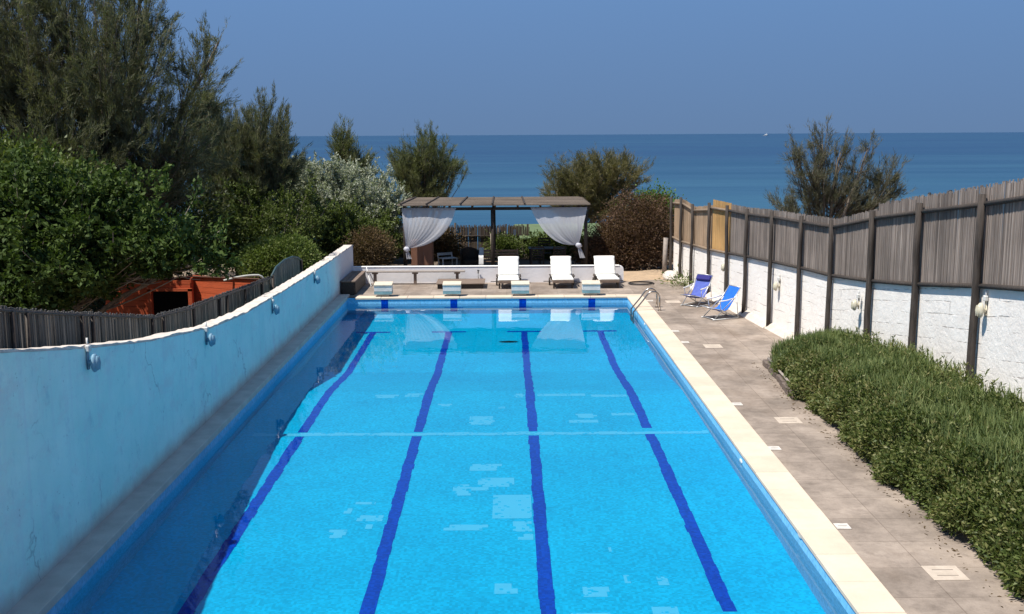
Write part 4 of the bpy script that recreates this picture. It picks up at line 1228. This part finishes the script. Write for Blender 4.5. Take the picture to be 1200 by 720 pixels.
LEAF_RED = leaf_mat('reddish_brown_leaves', [(.05, .026, .016), (.095, .052, .032), (.15, .09, .055), (.23, .16, .10)], .3, .7, .9)
LEAF_OAK = leaf_mat('oak_leaves', [(.020, .030, .012), (.035, .048, .018), (.055, .07, .028), (.08, .10, .04)], .25, .5, .9)
LEAF_VINE = leaf_mat('fresh_green_leaves', [(.04, .09, .012), (.08, .15, .02), (.12, .20, .035), (.16, .24, .05)], .35, .5, 1.0)
LEAF_HEDGE = leaf_mat('hedge_leaves', [(0.034, 0.055, 0.014), (0.069, 0.097, 0.024), (0.115, 0.146, 0.041), (0.216, 0.214, 0.083), (0.287, 0.235, 0.113)], .28, .5, .8)
LEAF_ROSE = leaf_mat('rosemary_needles', [(0.072, 0.109, 0.041), (0.134, 0.177, 0.064), (0.209, 0.250, 0.092), (0.317, 0.333, 0.139)], .3, .6, 1.2)

TG = 'tamarisk trees around the pool'
tree('tamarisk_tree', 'huge dark feathery tamarisk filling the upper left corner', 'tree', (-12.8, 33.5, 0),
     [(-14.2, 33, 7.2, 2.6, 2.6, 3.2), (-11.6, 33, 7.4, 1.8, 2.4, 2.7), (-13.6, 32, 4.6, 2.8, 2.4, 2.0), (-10.6, 33, 5.0, 2.2, 2.2, 1.8), (-9.5, 33.5, 6.9, 1.0, 1.3, 1.3), (-10.6, 34, 4.2, 1.2, 1.6, 1.2), (-16, 33, 8.5, 2.4, 2.4, 3.0), (-11.2, 34, 9.6, 1.0, 1.5, 1.8), (-13.4, 33.5, 10.2, 1.3, 1.8, 1.8), (-8.7, 33.4, 8.1, .45, .6, .5)],
     1000, LEAF_TAM_D, BARK, ('blade', .14, .015), 340, .55, .55, .3, .15, .3, TG, 21, sub=.55)
tree('tamarisk_tree', 'dark spiky tamarisk with several pointed tops right of the huge one', 'tree', (-9.4, 40, 0),
     [(-10.4, 40, 4.4, 1.2, 1.5, 2.0), (-8.9, 40, 4.9, .62, 1.2, 2.2), (-9.7, 40, 4.2, .7, 1.2, 1.8), (-8.1, 40, 4.6, .6, 1.2, 1.3), (-9.9, 39.7, 2.7, 1.6, 1.4, 1.4), (-11.0, 40.4, 5.4, .5, .8, 1.3)],
     470, LEAF_TAM_D, BARK, ('blade', .14, .016), 330, .42, .9, .25, .10, .3, TG, 22, sub=.5)
tree('tamarisk_tree', 'small tamarisk top showing just above the silver shrub', 'tree', (-8.0, 53, 0),
     [(-8.0, 53, 4.8, .65, .9, 1.0), (-7.6, 53, 3.4, 1.2, 1.2, 1.0)], 130, LEAF_TAM, BARK, ('blade', .18, .02), 160, .45, .8, .25, .08, .3, TG, 23, sub=.4)
tree('tamarisk_tree', 'rounded tamarisk standing against the sea left of the pergola', 'tree', (-4.2, 55, -.8),
     [(-4.5, 55, 4.1, 1.15, 1.3, 1.2), (-3.5, 55, 3.7, 1.0, 1.1, 1.1), (-5.3, 55, 3.3, .9, 1.2, 1.1), (-4.3, 55, 2.5, 1.4, 1.3, .9), (-2.7, 55, 3.3, .55, .6, .45), (-3.9, 55, 5.0, .6, .7, .5)],
     300, LEAF_TAM, BARK, ('blade', .16, .018), 150, .5, .7, .3, .11, .35, TG, 24, sub=.42)
tree('tamarisk_tree', 'windblown olive brown tamarisk behind the right end of the pergola', 'tree', (3.6, 53, -.6),
     [(3.4, 53, 3.1, 1.5, 1.5, 1.1), (4.6, 53, 3.3, 1.35, 1.4, 1.1), (5.8, 53, 3.3, 1.1, 1.2, .8), (3.6, 53, 1.8, 1.6, 1.4, 1.1), (2.4, 53, 2.5, .7, 1, .75), (5.0, 53, 1.9, 1.3, 1.3, .8), (6.5, 53, 3.0, .4, .6, .4)],
     400, LEAF_TAM_B, BARK, ('blade', .16, .018), 170, .55, .55, .3, .11, .35, TG, 25, sub=.45)
tree('tamarisk_tree', 'sparse grey tamarisk rising above the right reed fence', 'tree', (11.8, 40, 0),
     [(11.2, 40, 3.7, .9, 1.0, 1.2), (11.6, 40, 4.9, .45, .6, .75), (13.0, 40, 3.9, .45, .7, .9), (14.0, 40, 3.4, .7, .9, .9), (12.2, 40, 2.8, 1.7, 1.2, .9), (13.5, 40, 2.7, 1.2, 1.1, .8), (10.3, 40, 2.5, 1.0, .9, .5), (10.6, 40, 4.4, .4, .5, .75), (12.3, 40, 4.6, .4, .5, .6), (13.3, 40, 4.7, .3, .4, .5)],
     260, LEAF_TAM_G, BARK, ('blade', .15, .014), 135, .5, .8, .3, .09, .35, TG, 26, sub=.36)
tree('fig_tree', 'large glossy dark green fig tree leaning over the left fence and shed', 'tree', (-11.6, 25.5, 0),
     [(-10.6, 24.3, 3.5, 1.6, 1.6, 1.35), (-9.3, 24.2, 3.2, 1.5, 1.5, 1.25), (-8.0, 24.2, 2.75, 1.2, 1.3, .9), (-7.1, 24.3, 2.4, .75, 1.0, .5), (-9.6, 23.5, 2.5, 1.6, 1.3, .8), (-11.6, 23.6, 2.2, 1.4, 1.4, 1.6), (-10.7, 22.6, 1.7, 1.2, .9, .8), (-10.4, 26.5, 2.9, 1.5, .9, .75), (-8.3, 24.0, 2.3, 1.1, 1.0, .5), (-11.2, 25.2, 3.9, 1.2, 1.2, .8)],
     520, LEAF_FIG, BARK_PALE, ('leaf', .13, .068), 165, .95, .1, .4, .09, .5, None, 31, twig=.6, sub=.46, fuzz=.75, uneven=.42,
     prune=lambda q: ~((q[:, 0] > -9.5) & (q[:, 2] < 1.72 + .14 * (24 - q[:, 1]) + .12 * np.sin(q[:, 0] * 5) + .45 * np.clip((q[:, 0] + 9.0) / .6, 0, 1))))
bush('laurel_bush', 'bright green bush hanging high beside the huge tamarisk at the left edge', 'shrub', [(-13.5, 29, 4.1, 1.3, 1.3, .9), (-12.2, 29, 3.6, 1.2, 1.2, .9)], 16000, LEAF_PITT, ('leaf', .11, .06), 32)
tree('pittosporum', 'green pittosporum in the middle of the left thicket, left of the silver shrub', 'shrub', (-8.8, 38.4, 0),
     [(-8.9, 38.4, 1.7, 1.5, 1.3, 1.5), (-7.7, 38.8, 2.1, 1.2, 1.2, 1.25), (-10.1, 38, 1.5, 1.2, 1.2, 1.3), (-8.3, 37.5, 1.1, 1.3, 1.0, .9), (-9.4, 38.6, 2.9, .8, .8, .7), (-10.8, 37.2, 2.2, 1.0, .8, 1.2)],
     330, LEAF_PITT, BARK, ('leaf', .095, .045), 130, .7, .15, .35, .07, .45, None, 33, twig=.8, sub=.42, fuzz=.65, uneven=.35)
tree('pittosporum', 'green pittosporum directly below the silver shrub', 'shrub', (-5.9, 41, 0),
     [(-5.9, 41, 1.3, 1.3, 1.2, 1.05), (-4.9, 41.5, 1.2, .85, 1.0, .95), (-7.0, 40.8, 1.4, 1.1, 1.1, 1.0), (-6.4, 40.6, 2.2, .7, .7, .5)],
     260, LEAF_PITT, BARK, ('leaf', .095, .045), 130, .7, .2, .35, .06, .45, None, 34, twig=.8, sub=.38, fuzz=.65, uneven=.3)
tree('silver_shrub', 'large silvery white leaved shrub left of the pergola', 'shrub', (-6.8, 44.5, 0),
     [(-7.4, 44.0, 2.85, 1.75, 1.6, 1.6), (-5.9, 44.2, 2.3, 1.4, 1.4, 1.45), (-8.7, 43.6, 2.8, 1.0, 1.2, 1.0), (-5.2, 44, 1.4, .9, 1.2, 1.2), (-4.9, 43.6, 2.3, .8, .9, .9)],
     640, LEAF_SILVER, BARK, ('leaf', .105, .045), 240, .7, .25, .35, .06, .4, None, 35, twig=.8, sub=.36, fuzz=.6, uneven=.25)
bush('clipped_bush', 'rounded clipped yellow green bush behind the blue wall', 'shrub',
     [(-7.3, 33.0, 1.15, .85, .95, .85), (-6.75, 33.2, 1.2, .8, .9, .85)], 40000, LEAF_CLIP, ('leaf', .07, .04), 36, uneven=.05, core=.78, spread=.9, clump=10, cr=1.2)
bush('dry_bush', 'small dry brown bush behind the far end of the blue wall', 'shrub',
     [(-5.1, 39.6, .85, .75, .7, .85)], 16000, LEAF_BROWN, ('leaf', .08, .03), 37, uneven=.2, clump=12, cr=1.4)
bush('dry_bush', 'dark brownish bush under the pergola beside the left curtain', 'shrub',
     [(-2.55, 44.6, .5, .5, .45, .65), (-3.3, 44.8, .6, .7, .5, .75)], 8000, LEAF_BROWN, ('leaf', .10, .045), 38)
bush('green_shrub', 'dark green shrub behind the middle pergola post', 'shrub', [(-.15, 45.2, .35, .55, .4, .5)], 6000, LEAF_PITT, ('leaf', .09, .045), 39)
bush('bougainvillea', 'reddish brown withered bougainvillea mound at the end of the right fence', 'shrub',
     [(4.9, 42, 1.3, 1.0, 1.1, 1.3), (5.6, 42, 1.5, .75, 1.0, 1.1), (4.2, 41.8, .85, .8, .9, .85), (3.4, 41.9, .55, .6, .8, .6), (5.3, 41.5, .6, .9, .7, .6)], 60000, LEAF_RED, ('leaf', .09, .035), 40, uneven=.25, spread=1.0, clump=40, cr=2.2)
bush('vine_bush', 'fresh green climbing shrub between the bougainvillea and the first fence post', 'shrub',
     [(6.2, 43.0, 1.7, .75, .7, 1.1), (5.6, 43.4, 2.2, .6, .6, .55)], 8000, LEAF_VINE, ('leaf', .10, .06), 41, uneven=.25)
bush('vine_bush', 'green leafy shrub under the right curtain behind the pergola', 'shrub',
     [(2.3, 45.1, .45, .75, .4, .75), (1.35, 45.0, .3, .4, .3, .6)], 9000, LEAF_PITT, ('leaf', .10, .055), 42, uneven=.25)
bush('ground_plant', 'low grey green plant on the paving at the feet of the far fence posts', 'plant',
     [(6.0, 36.5, .06, .42, .5, .14)], 900, LEAF_ROSE, ('leaf', .11, .03), 43, gz=-.01, core=.2, clump=4)
# darker growth deep behind on the left, so no bare ground shows
bush('holm_oak', 'dark holm oak thicket filling the gap under the huge tamarisk', 'shrub',
     [(-12.5, 36, 2.0, 2.6, 1.6, 2.4), (-16, 35, 2.5, 2.6, 1.8, 2.8), (-10.4, 41.8, 2.2, 2.4, 1.0, 2.3), (-12.5, 30.5, 1.2, 1.8, 1.2, 1.6)], 50000, LEAF_OAK, ('leaf', .13, .06), 44, uneven=.25)

# ------------------------------------------------------------------ hedge on the right
def hedge():
    rng = np.random.default_rng(77)
    def prof(y):
        k = np.interp(y, [9, 16, 20, 22.5, 23.6, 24.3], [1.02, .95, .78, .56, .46, .33])
        x0 = np.interp(y, [9, 11.4, 13, 17, 20.5, 21.5, 23.4, 24.3], [5.85, 5.80, 5.66, 5.66, 5.70, 5.78, 5.86, 6.2])
        return k, x0
    def surf(y, s):
        """s 0 foot of the front .. 1 at the wall"""
        k, x0 = prof(y)
        px = np.interp(s, [0, .12, .3, .45, .65, 1], [0.10, -.02, .10, .38, .9, 1.85]); pz = np.interp(s, [0, .12, .3, .45, .65, 1], [0, .25, .70, .95, 1.12, 1.28])
        return x0 + px * np.minimum(1, (7.62 - x0) / 1.85), pz * k
    def scatter(n, s0, s1, y0, y1, depth):
        y = y0 + (y1 - y0) * rng.random(n); s = s0 + (s1 - s0) * rng.random(n)
        x, z = surf(y, s); x2, z2 = surf(y, np.minimum(1, s + .02))
        nx = -(z2 - z); nzv = (x2 - x) + 1e-4; nl = np.hypot(nx, nzv); nx /= nl; nzv /= nl
        und = .13 * np.sin(y * 2.3 + s * 5) * np.sin(s * 9 + y * 1.1) + .05 * np.sin(y * 6.1 + s * 14)
        d = -depth * rng.random(n) ** 1.4 + und
        gap = np.sin(y * 3.1 + 4 * s) * np.sin(s * 11 + y * 1.7) + .7 * np.sin(y * 7.7 - s * 9) * np.sin(s * 21 + y * 4)
        keep = (gap < .95) | (rng.random(n) < .25)
        return np.stack([x + nx * d, y, np.maximum(z + nzv * d, .0)], -1)[keep], np.stack([nx, np.zeros(n), nzv], -1)[keep]
    t = wempty('hedge', (6.3, 17, -.012), 'dense dark green leafy hedge spilling over the right side of the deck', 'hedge')
    P, D = scatter(26000, 0, .72, 9, 23.2, .30)
    N5 = len(P) * 5
    P = np.repeat(P, 5, 0) + rng.normal(size=(N5, 3)) * .035; D = nz(np.repeat(D, 5, 0) + rng.normal(size=(N5, 3)) * .85 + np.array([0, 0, .3]))
    sz = .6 + .8 * rng.random(len(P))
    P[:, 2] = np.maximum(P[:, 2], .0)
    leaf_object('foliage', P, D, .065 * sz, .028 * sz, LEAF_HEDGE, t, 'leaf', rng=rng)
    m = MB()
    for y in np.arange(9.5, 23, .35):
        k, x0 = prof(y); y_ = y + random.uniform(-.1, .1)
        m.tube([(x0 + .5, y_, -.02), (x0 + .35, y_ + .1, .45 * k), (x0 + .55 + random.uniform(-.2, .2), y_, .85 * k)], [.03, .02, .008], 5)
    m.build('stem', BARK, t)
    t2 = wempty('rosemary_hedge', (7.1, 17, -.012), 'bushy grey green rosemary growing between the hedge and the white wall', 'hedge')
    P, D = scatter(9000, .5, 1.0, 9, 24.2, .25)
    Q, E_ = scatter(1800, 0.05, 1.0, 22.3, 24.3, .2)
    P = np.concatenate([P, Q]); D = np.concatenate([D, E_])
    k = 8; n = len(P)
    tips = np.repeat(P, k, 0) + rng.normal(size=(n * k, 3)) * .05; dd = nz(np.repeat(D * .25, k, 0) + np.array([0, 0, 1.0]) + rng.normal(size=(n * k, 3)) * .35)
    sz = .5 + .9 * rng.random(n * k)
    tips[:, 2] = np.maximum(tips[:, 2], 0)
    leaf_object('foliage', tips, dd, .15 * sz, .014 * sz, LEAF_ROSE, t2, 'blade', rng=rng)
    # upright leafy sprigs against the wall
    ns = 620; y = 9 + 14.5 * rng.random(ns); s = np.where(rng.random(ns) < .6, .78 + .2 * rng.random(ns), .1 + .7 * rng.random(ns)); x, z = surf(y, s)
    hts = .12 + .26 * rng.random(ns)
    kk = 26; u = rng.random((ns, kk)); lean = rng.normal(size=(ns, 1, 2)) * .25
    pos = np.stack([x[:, None] + lean[..., 0] * u * hts[:, None], y[:, None] + lean[..., 1] * u * hts[:, None], z[:, None] - .08 + u * hts[:, None] * 1.2], -1).reshape(-1, 3)
    dd = nz(rng.normal(size=pos.shape) * .7 + np.array([0, 0, .9]))
    leaf_object('sprigs', pos, dd, .075 * (.6 + .7 * rng.random(len(pos))), .022, LEAF_HEDGE, t2, 'leaf', rng=rng)
    m = MB()
    for y in np.arange(9.5, 24, .4): m.tube([(7.2, y, -.02), (7.15 + random.uniform(-.2, .2), y + .1, .8 * prof(y)[0])], [.03, .008], 5)
    m.build('stem', BARK, t2)
hedge()
# stone edging at the far corner of the hedge bed
t = wempty('bed_edging', (5.75, 22.3, 0), 'low rough stone edging at the far corner of the hedge bed', 'edging')
m = MB(); y = 20.6
while y < 23.5:
    l = random.uniform(.22, .4); x = np.interp(y, [20.6, 23.5], [5.62, 5.80]); m.bbox(x - .05 + random.uniform(-.02, .02), x + .12, y, y + l - .02, -.02, .13 + random.uniform(-.03, .03), .02); y += l
m.build('stone', simple('edging_stone', (.19, .15, .12), (.13, .10, .085), 5, .95, .02), t)
m = MB(); m.tube([(5.66, 20.9, .19), (5.74, 22.3, .19), (5.80, 23.5, .2)], .028, 7); m.build('rail', WOOD_GREY, t, True)

# fallen leaves and dry litter on the paving by the hedge
rng = np.random.default_rng(99); n = 260
y = 9 + 15 * rng.random(n); x = 5.62 - np.abs(rng.normal(size=n)) * .10
P = np.stack([x, y, np.full(n, -.008)], -1); D = np.stack([rng.normal(size=n), rng.normal(size=n), .08 * rng.random(n)], -1)
o = leaf_object('leaf_litter', P, D, .05 * (.5 + rng.random(n)), .02, LEAF_BROWN, None, 'leaf', rng=rng); tag(o, kind='stuff')

# ------------------------------------------------------------------ sailing boat far out
t = wempty('motor_boat', (726, 3059, Z_SEA), 'tiny white boat far out near the horizon', 'boat')
m = MB(); V = [(-8, 0, 2.2), (8, -2.4, 2.0), (8, 2.4, 2.0), (-2, -2.6, 2.1), (-2, 2.6, 2.1), (-6, 0, -.4), (7.6, -1.7, -.4), (7.6, 1.7, -.4), (-2, -1.8, -.4), (-2, 1.8, -.4)]
m.add([(726 + a, 3059 + b, Z_SEA + c) for a, b, c in V], [(0, 3, 4), (3, 1, 2, 4), (0, 5, 8, 3), (3, 8, 6, 1), (1, 6, 7, 2), (2, 7, 9, 4), (4, 9, 5, 0)]); m.build('hull', METAL_WHITE, t)
m = MB(); m.bbox(724, 731, 3057.4, 3060.6, Z_SEA + 2.0, Z_SEA + 4.6, .4); m.build('cabin', METAL_WHITE, t)
m = MB(); m.tube([(729, 3059, Z_SEA + 4.4), (730, 3059, Z_SEA + 8.5)], .3, 6); m.build('mast', METAL_WHITE, t)

# ------------------------------------------------------------------ camera
cam = bpy.data.cameras.new('camera'); co = bpy.data.objects.new('camera', cam); COL.objects.link(co)
Rm = Matrix(((.9999762424138066, .005999857454482839, -.0033935701686995533), (-.004308928864715852, .15982208880036977, -.9871364308258134), (-.005380310400229654, .9871276014994277, .15984414477228928)))
co.matrix_world = Matrix.Translation((0, 0, 5.2)) @ Rm.to_4x4()
cam.sensor_width = 36; cam.lens = 37.8; cam.clip_start = .1; cam.clip_end = 20000
sc.camera = co

# ------------------------------------------------------------------ light
SKY_TINT = (.72, .86, .96)
EL, TRAV = math.radians(62), (.866, .5)       # sun height; horizontal direction the light travels
w = bpy.data.worlds.new('World'); sc.world = w; w.use_nodes = True
nt = w.node_tree; nt.nodes.clear()
sky = nt.nodes.new('ShaderNodeTexSky'); sky.sky_type = 'NISHITA'; sky.sun_disc = False
sky.sun_elevation = EL; sky.sun_rotation = math.atan2(-TRAV[0], -TRAV[1])
sky.air_density = 1.0; sky.dust_density = .3; sky.ozone_density = 1.0; sky.altitude = 10
bg = nt.nodes.new('ShaderNodeBackground'); bg.inputs['Strength'].default_value = .10
ow = nt.nodes.new('ShaderNodeOutputWorld')
tint = mix(nt, 1.0, sky.outputs[0], SKY_TINT, 'MULTIPLY'); 
tcw = N(nt, 'ShaderNodeTexCoord'); spw = N(nt, 'ShaderNodeSeparateXYZ'); nt.links.new(tcw.outputs['Generated'], spw.inputs[0])
rw_ = N(nt, 'ShaderNodeMapRange'); rw_.inputs['From Min'].default_value = 0; rw_.inputs['From Max'].default_value = .13; nt.links.new(spw.outputs['Z'], rw_.inputs['Value'])
haze_c = mix(nt, rw_.outputs[0], (.90, 1.57, 2.80), (.98, 1.90, 3.65))     # dull blue sea haze along the horizon
rw2 = N(nt, 'ShaderNodeMapRange'); rw2.inputs['From Min'].default_value = .2; rw2.inputs['From Max'].default_value = .95; nt.links.new(spw.outputs['Z'], rw2.inputs['Value'])
tint = mix(nt, rw2.outputs[0], haze_c, tint); nt.links.new(tint, bg.inputs['Color']); nt.links.new(bg.outputs[0], ow.inputs['Surface'])
sun = bpy.data.lights.new('sun', 'SUN'); so = bpy.data.objects.new('sun', sun); COL.objects.link(so)
sun.energy = 4.6; sun.angle = math.radians(.5); sun.color = (1.0, .955, .88)
d = Vector((TRAV[0] * math.cos(EL), TRAV[1] * math.cos(EL), -math.sin(EL)))
so.rotation_euler = d.to_track_quat('-Z', 'Y').to_euler(); so.location = (-20, -5, 30)
sun.cycles.is_caustics_light = True

# ------------------------------------------------------------------ render settings
sc.render.engine = 'CYCLES'
sc.view_settings.view_transform = 'Standard'; sc.view_settings.look = 'None'
sc.view_settings.exposure = 0.53; sc.view_settings.gamma = 1.0; sc.view_settings.use_curve_mapping = False
cy = sc.cycles
cy.max_bounces = 10; cy.diffuse_bounces = 4; cy.glossy_bounces = 4; cy.transmission_bounces = 8; cy.transparent_max_bounces = 8
cy.caustics_reflective = False; cy.caustics_refractive = True
cy.sample_clamp_indirect = 6.0; cy.blur_glossy = .2
cy.use_denoising = True
for o in bpy.data.objects:
    if '_world' in o: del o['_world']
